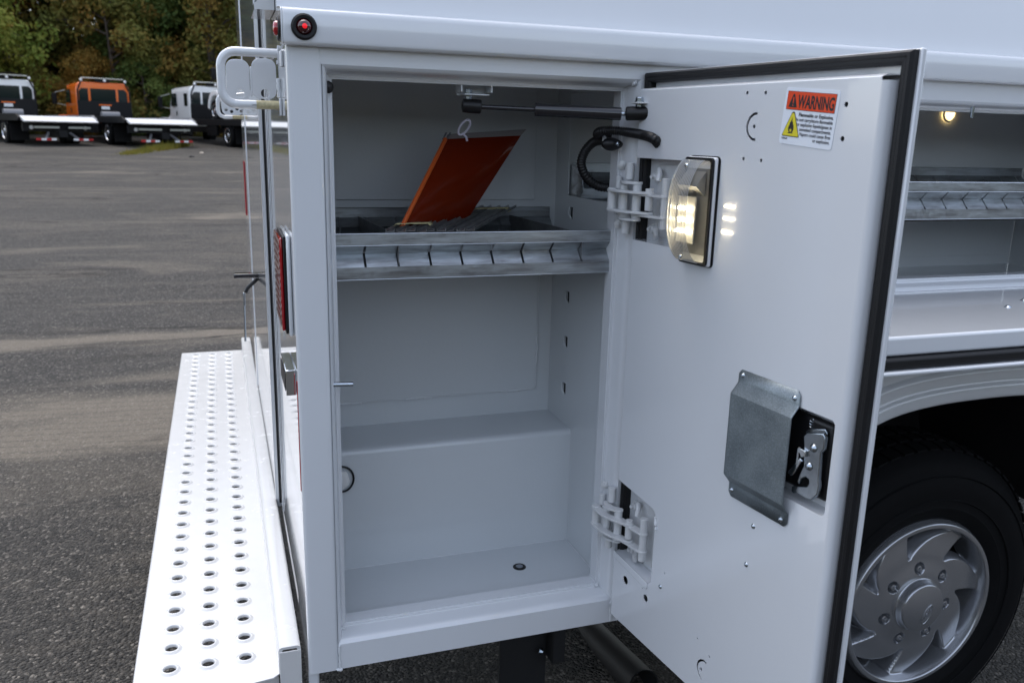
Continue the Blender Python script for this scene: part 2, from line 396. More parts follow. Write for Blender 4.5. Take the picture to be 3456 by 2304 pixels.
# ------------------------------------------------------------------ the service truck
TR = root('service_truck', 'white service truck body in the foreground with an open rear side compartment', 'truck', (1.2, 1.2, gz(0)))
A, B, OT, OB = .055, .613, 1.078, .051          # near compartment opening in the side face
A2, B2, OT2, OB2 = .79, 2.052, 1.066, .672       # next compartment opening
RAILZ = 1.105
def arch_outline():
    # wheel arch edge from left foot to right foot on the side face
    return [(1.00, .13), (1.03, .20), (1.075, .27), (1.13, .33), (1.20, .375), (1.28, .402), (1.38, .415), (1.50, .42), (1.66, .42), (1.76, .405), (1.84, .37), (1.90, .31), (1.94, .24), (1.97, .13)]
side_outline = [(A, 0.0), (.70, 0.0), (.98, 0.0)] + arch_outline() + [(2.0, 0.0), (2.9, 0.0), (2.9, RAILZ), (A, RAILZ)]
side_outline = [(A, 0.0), (.98, 0.0)] + arch_outline() + [(2.0, 0.0), (2.9, 0.0), (2.9, RAILZ), (.008, RAILZ), (.008, OT), (A, OT)]
def rect(a, b, c, d): return [(a, c), (b, c), (b, d), (a, d)]
# the opening's left side is closed by the corner post, so the opening hole starts at A exactly
side_outline = [(A, OB), (A, 0.0), (.98, 0.0)] + arch_outline() + [(2.0, 0.0), (2.9, 0.0), (2.9, RAILZ), (.008, RAILZ), (.008, OT), (B, OT), (B, OB)]
obj('side_panel', flat(side_outline, [rect(A2, B2, OB2, OT2)], .003, SIDE, -.0035), M_PAINT, TR, smooth=False)
# corner post, rounded outer corner and rounded opening edge
prof = [(.0, .20), (.0, .009)] + [(.008 - .008 * math.cos(rad(a)), .008 - .008 * math.sin(rad(a))) for a in (15, 35, 55, 75)] + [(.009, 0), (.047, 0)] + \
       [(.047 + .009 * math.sin(rad(a)), .009 - .009 * math.cos(rad(a))) for a in (20, 40, 60, 80)] + [(.056, .012), (.0585, .036), (.050, .036), (.048, .012), (.012, .006), (.006, .012), (.006, .20)]
mb = MB(); mb.prism(prof, lambda u, v: Vector((u, v, 0.0)), lambda u, v: Vector((u, v, RAILZ)))
obj('corner_post', mb, M_PAINT, TR, angle=50)
# reveal rings around both openings
def reveal(a, b, c, d, lip_y, ins, name, skip_left=False):
    rings = [(0.002, 0.0), (.0035, .0012), (.006, .0035), (.010, .006), (.016, .0085), (lip_y - .006, .0115), (lip_y - .003, .0135), (lip_y - .0025, ins), (lip_y, ins), (lip_y, ins + .0025), (lip_y + .03, ins + .0025)]
    mb = MB(); vs = []
    for y, i in rings:
        for (x, z) in ((a + i, c + i), (b - i, c + i), (b - i, d - i), (a + i, d - i)): vs.append(Vector((x, y, z)))
    fs = [(r * 4 + k, r * 4 + (k + 1) % 4, (r + 1) * 4 + (k + 1) % 4, (r + 1) * 4 + k) for r in range(len(rings) - 1) for k in range(4)]
    mb.add(vs, fs)
    return obj(name, mb, M_PAINT, TR, angle=28)
reveal(A, B, OB, OT, .042, .017, 'opening_frame')
reveal(A2, B2, OB2, OT2, .042, .017, 'opening_frame')
for p0, p1, r_ in (((.0565, .001, .004), (.0565, .001, .05), .0022), ((.05, .0, .0), (.060, .001, .001), .0032), ((.058, .03, .066), (.072, .03, .067), .0024),
                   ((.612, .002, .002), (.612, .002, .052), .0028), ((.590, .038, .068), (.597, .036, .070), .005), ((.600, .010, 1.070), (.606, .008, 1.073), .0045)):
    obj('weld_bead', weld(p0, p1, r_), M_WELD, TR)
# compartment liners (thin sheets, butted)
IX0, IX1, IY, IZ0, IZ1 = .030, .622, .425, .055, 1.102
def sheet_box(name, x0, x1, y0, y1, z0, z1, m=M_INT, bev=0.0):
    return obj(name, MB().box(x0, x1, y0, y1, z0, z1), m, TR, bevel=bev)
sheet_box('liner_floor', IX0, IX1, .045, .27, IZ0 - .004, IZ0)
# stepped back: riser, tread with rolled edge
st = [(.27, IZ0), (.27, .315), (.2715, .321), (.276, .3265), (.283, .328), (.418, .328), (.418, .322), (.28, .318), (.276, IZ0)]
obj('liner_step', MB().prism(st, lambda u, v: Vector((IX0, u, v)), lambda u, v: Vector((IX1, u, v))), M_INT, TR, angle=40)
sheet_box('liner_back', IX0, IX1, .418, .424, .328, IZ1)
mb = MB().box(IX0 + .0, .585, .412, .4175, .385, .79)      # flush backing sheet welded onto the back wall
obj('backing_sheet', mb, M_INT, TR, bevel=.001)
mb = MB().box(IX0 + .0, .570, .413, .4175, .835, 1.09)
obj('backing_sheet', mb, M_INT, TR, bevel=.001)
for (p0, p1) in (((.06, .412, .384), (.17, .412, .384)), ((.27, .412, .384), (.33, .412, .384)), ((.5, .412, .384), (.54, .412, .384)), ((.586, .412, .45), (.586, .412, .52)), ((.586, .412, .62), (.586, .412, .68))):
    obj('weld_bead', weld(p0, p1, .0022), M_WELD, TR)
sheet_box('liner_ceiling', IX0, IX1, .045, .424, IZ1, IZ1 + .004)
sheet_box('liner_left', IX0 - .004, IX0, .045, .424, IZ0 - .004, IZ1)
# right liner with an opening high up into the next compartment and three slotted tabs
RM = basis((IX1, 0, 0), (0, 1, 0), (0, 0, 1), (1, 0, 0))
holes = [rrect(.075, .345, .850, 1.066, .006)] + [rect(.312, .328, z, z + .026) for z in (.398, .508, .612, .80)]
obj('liner_right', flat([(.045, IZ0 - .004), (.424, IZ0 - .004), (.424, IZ1), (.045, IZ1)], holes, .003, RM, .0015), M_INT, TR, smooth=False)
for z in (.398, .508, .612, .80):
    t = MB(); t.tube([(IX1 - .001, .316, z + .001), (IX1 - .005, .320, z + .009), (IX1 - .0045, .323, z + .018), (IX1 - .001, .328, z + .025)], .0018, 6)
    obj('slotted_tab', t, M_INT, TR)
    obj('slot_shade', MB().box(IX1 + .0032, IX1 + .0045, .308, .332, z - .004, z + .030), M_MATTEBLK, TR)  # black plate stands in for the shade behind the slot
#obj('corner_angle', MB().box(.598, IX1 - .0005, .345, .410, .335, 1.095), M_INT, TR, bevel=.006)
obj('weld_bead', weld((.6205, .272, .07), (.6205, .272, .31), .0011, .006), M_WELD, TR)
obj('weld_bead', weld((.06, .2695, IZ0 + .0008), (.615, .2695, IZ0 + .0008), .0010, .01), M_WELD, TR)
obj('weld_bead', weld((.6205, .06, IZ0 + .0005), (.6205, .265, IZ0 + .0005), .0010, .008), M_WELD, TR)
obj('weld_bead', weld((.06, .4115, .3855), (.58, .4115, .3855), .0010, .009), M_WELD, TR)
obj('weld_bead', weld((.5855, .4115, .39), (.5855, .4115, .78), .0010, .009), M_WELD, TR)
# round drain plug in the floor
dpc = at_z(1753, 1912, .055)
mb = MB().lathe([(.0, .0022), (.008, .002), (.0105, .0008), (.012, .0025), (.0145, .001), (.0145, 0)], dpc, (0, 0, 1), 24)
dpl = obj('drain_plug', mb, M_BLK, TR); obj('plug_centre', MB().lathe([(0, .0032), (.007, .003), (.008, .002)], dpc, (0, 0, 1), 20), mat('grey_plug', (.2, .22, .25), .4), dpl)
# cable grommet on the step riser, behind the left post
gc = at_y(1155, 1617, .266)
gr = obj('cable_grommet', MB().tube([gc + Vector((.024 * math.cos(a), 0, .028 * math.sin(a))) for a in [2 * math.pi * i / 28 for i in range(29)]], .0022, 8, caps=False), M_BLK, TR)
sb = bmesh.new(); bmesh.ops.create_icosphere(sb, subdivisions=3, radius=.020)
for v in sb.verts:
    v.co *= 1 + .25 * mnoise.noise(v.co * 70); v.co.y *= .35; v.co += gc + Vector((-.003, -.003, 0))
me = bpy.data.meshes.new('p'); sb.to_mesh(me); sb.free()
obj('sealant_plug', me, mat('white_sealant', (.72, .72, .70), .45, bump=.6, bscale=90), gr)
# latch striker pins
p0, p1 = at_y(1104, 1298, .012), at_y(1192, 1296, .012)
obj('striker_pin', MB().cyl(p0, p1, .0042, 20), M_STEEL, TR, bevel=.0006)
p0, p1 = at_y(3287, 330, .022), at_y(3278, 398, .022)
obj('striker_pin', MB().cyl(p0, p1, .0042, 20), M_STEEL, TR, bevel=.0006)
# small black clip behind the left post top
obj('wire_clip', MB().lathe([(0, .006), (.006, .005), (.010, .002), (.010, 0)], (.066, .03, 1.045), (.3, -1, 0), 14), M_BLK, TR)

# roof rail and leaning upper panel
rp = [(-.0, RAILZ + .002), (.0, RAILZ - .002), (-.016, RAILZ - .001), (-.0205, RAILZ + .001), (-.022, RAILZ + .006), (-.022, 1.146), (-.0205, 1.152), (-.016, 1.1565), (-.010, 1.158), (.03, 1.158), (.03, RAILZ + .002)]
obj('roof_rail', MB().prism(rp, lambda u, v: Vector((-.004, u, v)), lambda u, v: Vector((2.92, u, v))), M_PAINT, TR, angle=40, bevel=.0015)
up = [(.0, 1.1585), (.005, 1.160), (.085, 1.50), (.12, 1.60), (.19, 1.68), (.30, 1.72), (1.20, 1.74), (1.20, 1.72), (.30, 1.70), (.20, 1.66), (.14, 1.59), (.10, 1.50), (.02, 1.1585)]
obj('upper_panel', MB().prism(up, lambda u, v: Vector((-.010, u, v)), lambda u, v: Vector((2.92, u, v))), M_PAINT, TR, angle=30)
upo = at_y(1062, 8, .002)
obj('rail_end_cap', MB().prism([(u, v) for u, v in rp], lambda u, v: Vector((-.0065, u * .9, v)), lambda u, v: Vector((-.0045, u * .9, v))), M_PAINT, TR)

# marker lamps: black grommet, dark red dome
def marker(c, ax, nm='marker_lamp'):
    gm = obj(nm, MB().lathe([(.0, .0015), (.0105, .0015), (.0125, .0045), (.0165, .0052), (.0190, .0030), (.0195, 0)], c, ax, 36), M_RUB, TR)
    obj('lens', MB().lathe([(0, .0125), (.004, .012), (.0075, .0100), (.0100, .0070), (.0116, .0025)], c, ax, 32), M_DKRED, gm)
    obj('diode', MB().lathe([(0, .0137), (.0022, .0131), (.0036, .0124), (.0040, .0115)], c, ax, 20), M_REDC, gm)
mc = at_y(1026, 91, -.0225); marker(mc, (0, -1, 0))
gm = obj('marker_lamp', MB().lathe([(.012, .0030), (.0165, .0045), (.0185, .0030), (.0190, -.002)], (-.006, .012, 1.128), (-1, 0, 0), 32), M_RUB, TR)
obj('lens', MB().lathe([(0, .0110), (.006, .0105), (.0095, .0090), (.0112, .0065), (.0118, .002)], (-.006, .012, 1.128), (-1, 0, 0), 32), M_RED, gm)

# rear wall
RB = .055
rear = MB(); rear.box(0.0, .004, .012, .655, RB, 1.102); 
obj('rear_panel', rear, M_GLOSS, TR, bevel=.003, segs=3, label='near section of the glossy white rear wall')
obj('rear_panel', MB().box(-.002, .004, .04, .655, 1.104, 2.0), M_GLOSS, TR, bevel=.003, label='upper near section of the rear wall')
obj('seam_seal', MB().box(-.0065, .03, .6555, .672, RB, 2.0), M_RUB, TR)
rd = obj('rear_door', MB().box(-.0120, .004, .675, 1.83, RB - .02, 2.0), M_GLOSS, TR, bevel=.006, segs=3)
obj('rear_panel', MB().box(-.004, .004, 1.845, 2.46, .04, 2.0), M_GLOSS, TR, bevel=.005, segs=3, label='far section of the glossy white rear wall')
obj('rear_apron', MB().box(.0, .02, .012, 2.46, -.04, RB - .025), M_PAINT, TR, bevel=.004)
for y0, y1 in ((.60, .652), (.678, .705), (1.72, 1.828), (1.85, 1.885)):
    obj('edge_trim', MB().box(-.0022 - (.0120 if .66 < y0 < 1.84 else (.004 if y0 > 1.84 else 0)), -.0002, y0, y1, RB + .0, 1.98), M_PAINT, TR, bevel=.001)
# bracket lamp high on the rear wall
tb = obj('rear_bracket', MB().prism([(-.036, 1.172), (-.003, 1.172), (-.003, 1.26), (-.012, 1.26), (-.032, 1.184), (-.036, 1.182)], lambda u, v: Vector((u, .16, v)), lambda u, v: Vector((u, .30, v))), M_GLOSS, TR)
obj('bracket_arm', MB().tube([(-.030, .29, 1.180), (-.014, .26, 1.225), (.0, .24, 1.232)], .007, 4), M_SHEET, tb)
# tail lamp
br = obj('lamp_bracket', MB().box(-.0075, -.0003, .045, .205, .632, .806), M_PAINT, TR, bevel=.004)
tl = obj('tail_lamp', MB().box(-.0180, -.0125, .055, .20, .640, .800), M_RED, TR, bevel=.003, segs=3)
obj('gasket', MB().box(-.0122, -.0080, .05, .203, .636, .803), M_RUB, tl, bevel=.001)
ll = MB()
for k in range(12): ll.box(-.0190, -.0182, .062, .192, .650 + k * .012, .656 + k * .012)
obj('lens_rib', ll, mat('smoked_red_lens', (.09, .012, .016), .2, coat=.6), tl, bevel=.0008)
# emblem block on the rear wall with side faces and black lettering blocks
eb = obj('emblem_block', MB().box(-.017, -.0003, .040, .165, .528, .574), M_CHROME, TR, bevel=.0012)
mb = MB()
for k, (a, b) in enumerate(((.048, .062), (.068, .078), (.084, .100), (.106, .114), (.120, .136), (.142, .156))): mb.box(-.0182, -.0174, a, b, .535, .567)
obj('emblem_letter', mb, M_BLK, eb)
obj('reflector_strip', MB().box(-.0012, -.0002, .012, .020, .36, .56), mat('red_reflector', (.4, .01, .02), .2), TR)
obj('reflector_strip', MB().box(-.0072, -.0048, 2.32, 2.44, .62, .84), mat('red_reflector_far', (.4, .01, .02), .2), TR)
# rear door paddle handle and hanging chain catch
obj('door_handle', MB().box(-.082, -.009, 1.16, 1.19, .548, .562), M_STRUT, TR, bevel=.004)
ch = obj('door_catch', MB().tube([(-.009, 1.2, .545), (-.045, 1.2, .512), (-.050, 1.2, .50)], .006, 8), M_BLK, TR)
obj('catch_plate', MB().box(-.058, -.052, 1.19, 1.21, .46, .50), M_STEEL, ch, bevel=.001)
obj('catch_rod', MB().tube([(-.056, 1.2, .47), (-.058, 1.2, .35)], .003, 8), M_STEEL, ch)

# grab handle: bent tube, flanges, yellowed clear coat
HY = .13
def grab(y):
    a = at_y(940, 181, HY); zt = a.z; zb = at_y(940, 356, HY).z; xl = at_y(747, 270, HY).x; r = .024
    pts = [(-.004, y, zt)] + [(xl + r + 0.03, y, zt)] + [(xl + r - r * math.sin(rad(t)), y, zt - r + r * math.cos(rad(t))) for t in range(0, 91, 10)] + \
          [(xl + r - r * math.cos(rad(t)), y, zb + r - r * math.sin(rad(t))) for t in range(0, 91, 10)] + [(xl + r + .03, y, zb), (-.048, y, zb)]
    h = obj('grab_handle', MB().tube(pts, .0074, 18), M_PAINT, TR)
    obj('yellowed_end', MB().tube([(-.048, y, zb), (-.003, y, zb)], .0073, 18), M_RUST, h)
    for z in (zt, zb):
        obj('flange', MB().box(-.0045, -.0005, y - .018, y + .018, z - .017, z + .011), M_PAINT, h, bevel=.001)
    return h, zt, zb
hd, hzt, hzb = grab(HY)
obj('weld_bead', weld((-.003, HY, hzt - .04), (-.003, HY, hzb + .012), .0035), M_WELD, TR)
obj('weld_strip', MB().box(-.004, -.0005, .05, .08, 1.075, 1.10), M_WELD, TR, bevel=.001)
h2 = copy_tree(hd); h2.location = hd.location + Vector((0, 2.3 - HY, 0))
# two lock plates with rounded corners and a hole each
def lockplate(px0, px1, py0, py1, hx, hy, y):
    a = at_y(px0, py0, y); b = at_y(px1, py1, y); h = at_y(hx, hy, y); r = .014
    x0, x1 = min(a.x, b.x), max(a.x, b.x); z0, z1 = min(a.z, b.z), max(a.z, b.z)
    M = SIDE.copy(); me = flat(rrect(x0, x1, z0, z1, r), [circ(h.x, h.z, .0074, 20)], .003, M, -y, .0006)
    return obj('lock_plate', me, M_PAINT, TR), h
pl, h = lockplate(847, 935, 196, 336, 895, 316, .20)
pl2, h = lockplate(760, 846, 199, 340, 812, 317, .205)
obj('plate_fold', MB().box(at_y(843, 250, .2).x, at_y(850, 250, .2).x, .20, .205, at_y(845, 325, .2).z, at_y(845, 225, .2).z), M_PAINT, pl, bevel=.001)
obj('bolt', MB().cyl(h + Vector((-.010, .006, -.002)), h + Vector((.006, .006, .0)), .0028, 10), M_PAINT, pl2)
# far lock plate with four holes, beside the far handle
a = at_y(752, 345, 2.28); b = at_y(815, 385, 2.28)
hs = [circ(at_y(x, y, 2.28).x, at_y(x, y, 2.28).z, .0065, 14) for x, y in ((763, 370), (782, 377), (800, 368), (815, 376))]
obj('lock_plate', flat(rrect(at_y(745, 300, 2.28).x, .0, at_y(745, 388, 2.28).z, at_y(745, 300, 2.28).z, .02), hs, .003, SIDE, -2.28), M_PAINT, TR)

# ------------------------------------------------------------------ rear step bumper
BZ = .003; BX0, BX1 = -.301, -.052; BY0, BY1 = .012, 2.475
cols = (-.243, -.176, -.1093); rows = 35; r0 = .083; dr = (2.42 - .083) / (rows - 1)
DR = .0135; DO = .0195
bm_ = [];  hl = []
for cx_ in cols:
    for k in range(rows): hl.append(circ(cx_, r0 + k * dr, DO, 20))
outl = [(BX0, BY0 - .03), (BX0 + .006, BY0 - .036)] + [(BX1 - .012, BY0 - .006), (BX1, BY0 + .004), (BX1, BY1), (BX0, BY1)]
deck = flat(outl, hl, .003, TOP, BZ - .0015)
bump_ = obj('step_bumper', deck, M_DECK, TR, smooth=False)
prof = [(DO, 0.0), (.0175, .0012), (.0155, .0032), (.0140, .0042), (DR - .0008, .0043), (DR - .002, .0030), (DR - .0022, -.002)]
rim0 = None
for cx_ in cols:
    for k in range(rows):
        c_ = Vector((cx_, r0 + k * dr, BZ))
        if rim0 is None:
            rim0 = obj('raised_rim', MB().lathe(prof, c_, (0, 0, 1), 20), M_DECK, bump_, angle=60); first = c_
        else: twin(rim0, None, c_ - first)
# rolled front lip, folded riser and box ridge beside the body
lip = [(BX0, BZ), (BX0 - .003, BZ - .0015), (BX0 - .005, BZ - .006), (BX0 - .005, BZ - .06), (BX0 - .002, BZ - .06), (BX0 - .002, BZ - .006), (BX0, BZ - .003)]
obj('rolled_lip', MB().prism(lip, lambda u, v: Vector((u, BY0 - .03, v)), lambda u, v: Vector((u, BY1, v))), M_DECK, bump_, angle=50)
rg = [(BX1, BZ), (BX1, .050), (BX1 + .0015, .0555), (BX1 + .006, .058), (-.018, .058), (-.0135, .0555), (-.012, .050), (-.012, -.09), (-.016, -.09), (-.016, .046), (-.020, .053), (BX1 + .008, .053), (BX1 + .004, .046), (BX1 + .004, BZ)]
obj('box_ridge', MB().prism(rg, lambda u, v: Vector((u, BY0, v)), lambda u, v: Vector((u, BY1 + .01, v))), M_DECK, bump_, angle=50)
obj('end_cap', MB().box(BX1 + .001, -.0125, BY0 - .003, BY0 - .0003, -.09, .050), M_DECK, bump_, bevel=.001)
obj('end_cap', MB().box(BX0 - .004, BX1 - .001, BY0 + .01, BY0 + .013, -.07, -.002), M_DECK, bump_)

# ------------------------------------------------------------------ underbody
obj('chassis_rail', MB().box(.12, 3.4, .72, .80, -.16, .03), M_CHASS, TR, bevel=.004)
obj('chassis_rail', MB().box(.12, 3.4, 1.62, 1.70, -.16, .03), M_CHASS, TR, bevel=.004)
obj('cross_member', MB().box(.10, .18, .80, 1.62, -.14, .0), M_CHASS, TR, bevel=.004)
obj('axle', MB().tube([(1.52, .35, -.15), (1.52, 2.1, -.15)], .06, 14), M_CHASS, TR)
obj('floor_pan', MB().box(.03, 3.4, .43, 2.44, .035, .05), M_CHASS, TR)
fl0, fl1 = at_y(1675, 2180, .34), at_y(1845, 2160, .34)
mf = obj('mud_flap', MB().box(fl0.x + .01, fl1.x, .34, .352, -.47, .05), M_CHASS, TR, bevel=.002)
for px, py in ((1826, 2196), (1868, 2190)):
    c = at_y(px, py, .325)
    ax = (.55, -.6, 0) if px < 1850 else (1, -.15, .1)
    obj('bolt', MB().lathe([(0, .007), (.0035, .0065), (.004, .003), (.0055, .003), (.006, 0), (.0095, 0), (.0095, -.002)], c, ax, 6), M_STEEL, mf, angle=20)
obj('frame_bracket', MB().box(fl1.x, fl1.x + .035, .30, .36, -.30, .05), M_CHASS, TR, bevel=.004)
pc = at_y(2172, 2312, .42); pf = at_y(1985, 2125, .80); d = (pc - pf).normalized()
ex = obj('exhaust_pipe', MB().tube([pf - d * .5, pf, pc], .046, 28, caps=False), mat('exhaust_black', (.014, .013, .013), .6, bump=.3, bscale=80), TR)
obj('pipe_lining', MB().tube([pc - d * .3, pc - d * .002], .0435, 24, caps=False), M_MATTEBLK, ex)
obj('pipe_edge', MB().lathe([(.0435, 0), (.0465, .0008), (.0465, -.004)], pc, d, 28), M_CHASS, ex)
# wheel well housing
ww = MB(); ao = arch_outline(); 
ao2 = [(.98, 0.0)] + ao + [(2.0, 0.0)]
n = len(ao2); vs = [Vector((x, .006, z + .004)) for x, z in ao2] + [Vector((x, .60, z + .02)) for x, z in ao2]
ww.add(vs, [(i, i + 1, i + n + 1, i + n) for i in range(n - 1)]); ww.add([Vector((.98, .6, .0)), Vector((2.0, .6, 0)), Vector((2.0, .6, .45)), Vector((.98, .6, .45))], [(0, 1, 2, 3)])
obj('wheel_well', ww, M_CHASS, TR)
# fender flare: rolled strips following the arch
def arch_strip(o0, o1, y0, y1):
    """strip between two offsets outward from the arch edge"""
    P = ao; out0 = []; out1 = []
    for i, (x, z) in enumerate(P):
        a = P[max(0, i - 1)]; b = P[min(len(P) - 1, i + 1)]; t = Vector((b[0] - a[0], b[1] - a[1])).normalized(); nrm = Vector((-t.y, t.x))
        out0.append(Vector((x + nrm.x * o0, y0, z + nrm.y * o0))); out1.append(Vector((x + nrm.x * o1, y1, z + nrm.y * o1)))
    return out0, out1
mb = MB(); seq = [(-.004, .012), (-.006, -.004), (-.003, -.016), (.004, -.020), (.026, -.019), (.032, -.014), (.040, -.0105), (.060, -.010), (.066, -.006), (.070, .0035)]
rings_ = [arch_strip(o, o, y, y)[0] for o, y in seq]; vs = [v for r_ in rings_ for v in r_]; L_ = len(ao)
mb.add(vs, [(r_ * L_ + i, r_ * L_ + i + 1, (r_ + 1) * L_ + i + 1, (r_ + 1) * L_ + i) for r_ in range(len(seq) - 1) for i in range(L_ - 1)])
fl = obj('fender_flare', mb, M_PAINT, TR, angle=60)
ss = fl.modifiers.new('s', 'SUBSURF'); ss.levels = 2; ss.render_levels = 2

# ------------------------------------------------------------------ wheel
WC = Vector((1.498, .06, -.146)); WR = .232
tyre = MB().lathe([(.222, .030), (.226, .010), (.236, .000), (.255, -.004), (.262, -.0065), (.266, -.004), (.30, -.010), (.335, -.008), (.352, .002), (.366, .012), (.374, .016), (.380, .024), (.396, .040), (.402, .055), (.404, .12), (.402, .20), (.39, .225), (.36, .245), (.28, .25), (.22, .22)], WC + Vector((0, 0, 0)), (0, 1, 0), 96)
wh = obj('wheel', tyre, M_TYRE, TR, angle=50)
tr_ = MB()
for k in range(64):     # shoulder tread blocks
    a = 2 * math.pi * (k + .5) / 64; da = 2 * math.pi / 64 * .36
    for (y0, y1, ra) in ((.035, .075, .403), (.085, .125, .4045), (.135, .185, .4045)):
        sh = .02 if y0 > .05 else 0
        q = []
        for aa in (a - da + sh, a + da + sh):
            for y in (y0, y1):
                for r_ in (ra - .006, ra + .006 if y > .04 else ra - .001):
                    q.append(WC + Vector((math.cos(aa) * r_, y, math.sin(aa) * r_)))
        tr_.add(q, [(0, 1, 3, 2), (4, 6, 7, 5), (0, 4, 5, 1), (2, 3, 7, 6), (0, 2, 6, 4), (1, 5, 7, 3)])
tb_ = obj('tread_blocks', tr_, M_TYRE, wh, smooth=False); 
rb = MB()
for rr, hh in ((.285, -.0095), (.345, -.006)): rb.lathe([(rr - .002, hh + .001), (rr, hh - .0015), (rr + .002, hh + .001)], WC, (0, 1, 0), 90)
obj('sidewall_rib', rb, M_TYRE, wh)
# wheel cover: heightfield over polar grid with seven turbine windows and eight lug pockets
NW = 7; PH0 = rad(109)
LUG_R = .098; NLUG = 7
lug_angs = [rad(93) + 2 * math.pi * k / NLUG for k in range(NLUG)]
def sm(a, b, x):
    t = max(0.0, min(1.0, (x - a) / (b - a))); return t * t * (3 - 2 * t)
def cover_h(r, th):
    # base dish, y toward viewer is negative; return depth offset (positive = away)
    base = .0
    if r < .062: base = -.020 - .008 * (1 - (r / .062) ** 2)
    elif r < .071: base = -.020 + .022 * sm(.062, .071, r)
    else: base = .002 + .006 * sm(.075, .125, r) + .006 * sm(.125, .20, r)
    if r > .203: base += -.024 * sm(.203, .211, r) + .022 * sm(.220, .232, r)
    # seven turbine windows: steep leading wall, floor ramping up to a slanted trailing edge
    ph = ((PH0 - th) / (2 * math.pi / NW)) % 1.0
    u = (r - .128) / (.206 - .128)
    if 0 < u < 1:
        lead = .13 * u; hi = .10 + .84 * u ** 1.25
        if lead - .03 < ph < hi + .02:
            base += .060 * sm(-.02, .42, (hi - ph) / .66) * sm(lead - .02, lead + .04, ph) * (1 - sm(.93, 1.0, u)) * sm(0, .05, u)
    for la in lug_angs:
        dx = r * math.cos(th) - LUG_R * math.cos(la); dz = r * math.sin(th) - LUG_R * math.sin(la); dd = math.hypot(dx, dz)
        base += .030 * (1 - sm(.0135, .0158, dd))
    return base
NR, NT = 130, 504
mb = MB(); vs = []
for i in range(NR + 1):
    r = .0005 + (WR - .0005) * i / NR
    for k in range(NT):
        th = 2 * math.pi * k / NT; vs.append(WC + Vector((r * math.cos(th), cover_h(r, th), r * math.sin(th))))
def is_open(r, th):
    ph = ((PH0 - th) / (2 * math.pi / NW)) % 1.0; u = (r - .128) / (.206 - .128)
    return .06 < u < .93 and .13 * u + .05 < ph and (.10 + .84 * u ** 1.25 - ph) / .66 > .20
mb.add(vs, [(i * NT + k, i * NT + (k + 1) % NT, (i + 1) * NT + (k + 1) % NT, (i + 1) * NT + k) for i in range(NR) for k in range(NT) if not is_open(.0005 + (WR - .0005) * (i + .5) / NR, 2 * math.pi * (k + .5) / NT)])
obj('steel_wheel', MB().lathe([(.05, .13), (.20, .14), (.225, .11), (.228, .02)], WC, (0, 1, 0), 64), M_CHASS, wh)
wcov = obj('wheel_cover', mb, M_SILV, wh, angle=70)
for la in lug_angs:
    c = WC + Vector((LUG_R * math.cos(la), .024, LUG_R * math.sin(la)))
    obj('lug_nut', MB().lathe([(0, .024), (.0036, .0232), (.0044, .019), (.0080, .018), (.0088, .004), (.0088, 0)], c + Vector((0, -.001, 0)), (0, -1, 0), 12), M_SILV, wh, angle=25)
# raised script oval on the cap
WM = basis(WC + Vector((0.004, -.0325, -.002)), Vector((math.cos(rad(62)), 0, math.sin(rad(62)))), Vector((-math.sin(rad(62)), 0, math.cos(rad(62)))), (0, -1, 0))
WM = basis(WC + Vector((0.006, -.0285, -.012)), Vector((.42, 0, .91)).normalized(), Vector((-.91, 0, .42)).normalized(), (0, -1, 0))
ov = MB().tube([WM @ Vector((.0265 * math.cos(a), .0105 * math.sin(a), 0)) for a in [2 * math.pi * i / 40 for i in range(41)]], .0009, 6, caps=False)
obj('emblem_ring', ov, M_SILV, wh)
obj('emblem_script', text('Ford', .0165, WM @ Matrix.Translation((0, -.005, .0)), .0011, .0001, 'CENTER', 1.1, .45), M_SILV, wh)

# ------------------------------------------------------------------ next compartment: liner, shelf, painted lamp reflection
NX0, NX1, NYB, NZ0, NZ1 = .632, 2.045, .43, .648, 1.095
sheet_box('liner_back', NX0, NX1, NYB, NYB + .004, NZ0, NZ1)
sheet_box('liner_floor', NX0, NX1, .045, NYB, NZ0 - .004, NZ0)
sheet_box('liner_ceiling', NX0, NX1, .045, NYB, NZ1, NZ1 + .004)
sheet_box('liner_right', 2.0455, 2.05, .045, NYB, NZ0, NZ1)
sheet_box('partition', .628, .6315, .045, NYB, NZ0, .846)
obj('backing_sheet', MB().box(.70, 2.005, NYB - .004, NYB - .0003, .675, .868), M_INT, TR, bevel=.001)
def rail_mesh(x0, x1, slots, zt, y, depth=.018, sgn=1):
    """folded rail: top band, V groove with slots, lower band"""
    k = .078
    P = [(y + .006 * sgn, zt + .001), (y, zt), (y, zt - .020), (y + depth * sgn, zt - .038), (y, zt - .058), (y, zt - .079), (y + .004 * sgn, zt - .081)]
    th = .0012; mb = MB()
    def band(i0, i1, xa, xb):
        for i in range(i0, i1):
            (ya, za), (yb, zb) = P[i], P[i + 1]
            mb.quad(Vector((xa, ya, za)), Vector((xb, ya, za)), Vector((xb, yb, zb)), Vector((xa, yb, zb)))
            mb.quad(Vector((xa, ya + th * sgn, za)), Vector((xa, yb + th * sgn, zb)), Vector((xb, yb + th * sgn, zb)), Vector((xb, ya + th * sgn, za)))
    band(0, 2, x0, x1); band(4, 6, x0, x1)
    xs_ = [x0] + [s for q in slots for s in (q - .0021, q + .0021)] + [x1]
    for i in range(0, len(xs_), 2): band(2, 4, xs_[i], xs_[i + 1])
    me = mb.mesh(); bm = bmesh.new(); bm.from_mesh(me); bmesh.ops.remove_doubles(bm, verts=bm.verts, dist=1e-5); bm.to_mesh(me); bm.free()
    return me
slots = [.1265 + .0585 * k for k in range(8)]
fr = rail_mesh(.075, .606, slots, .805, .055)
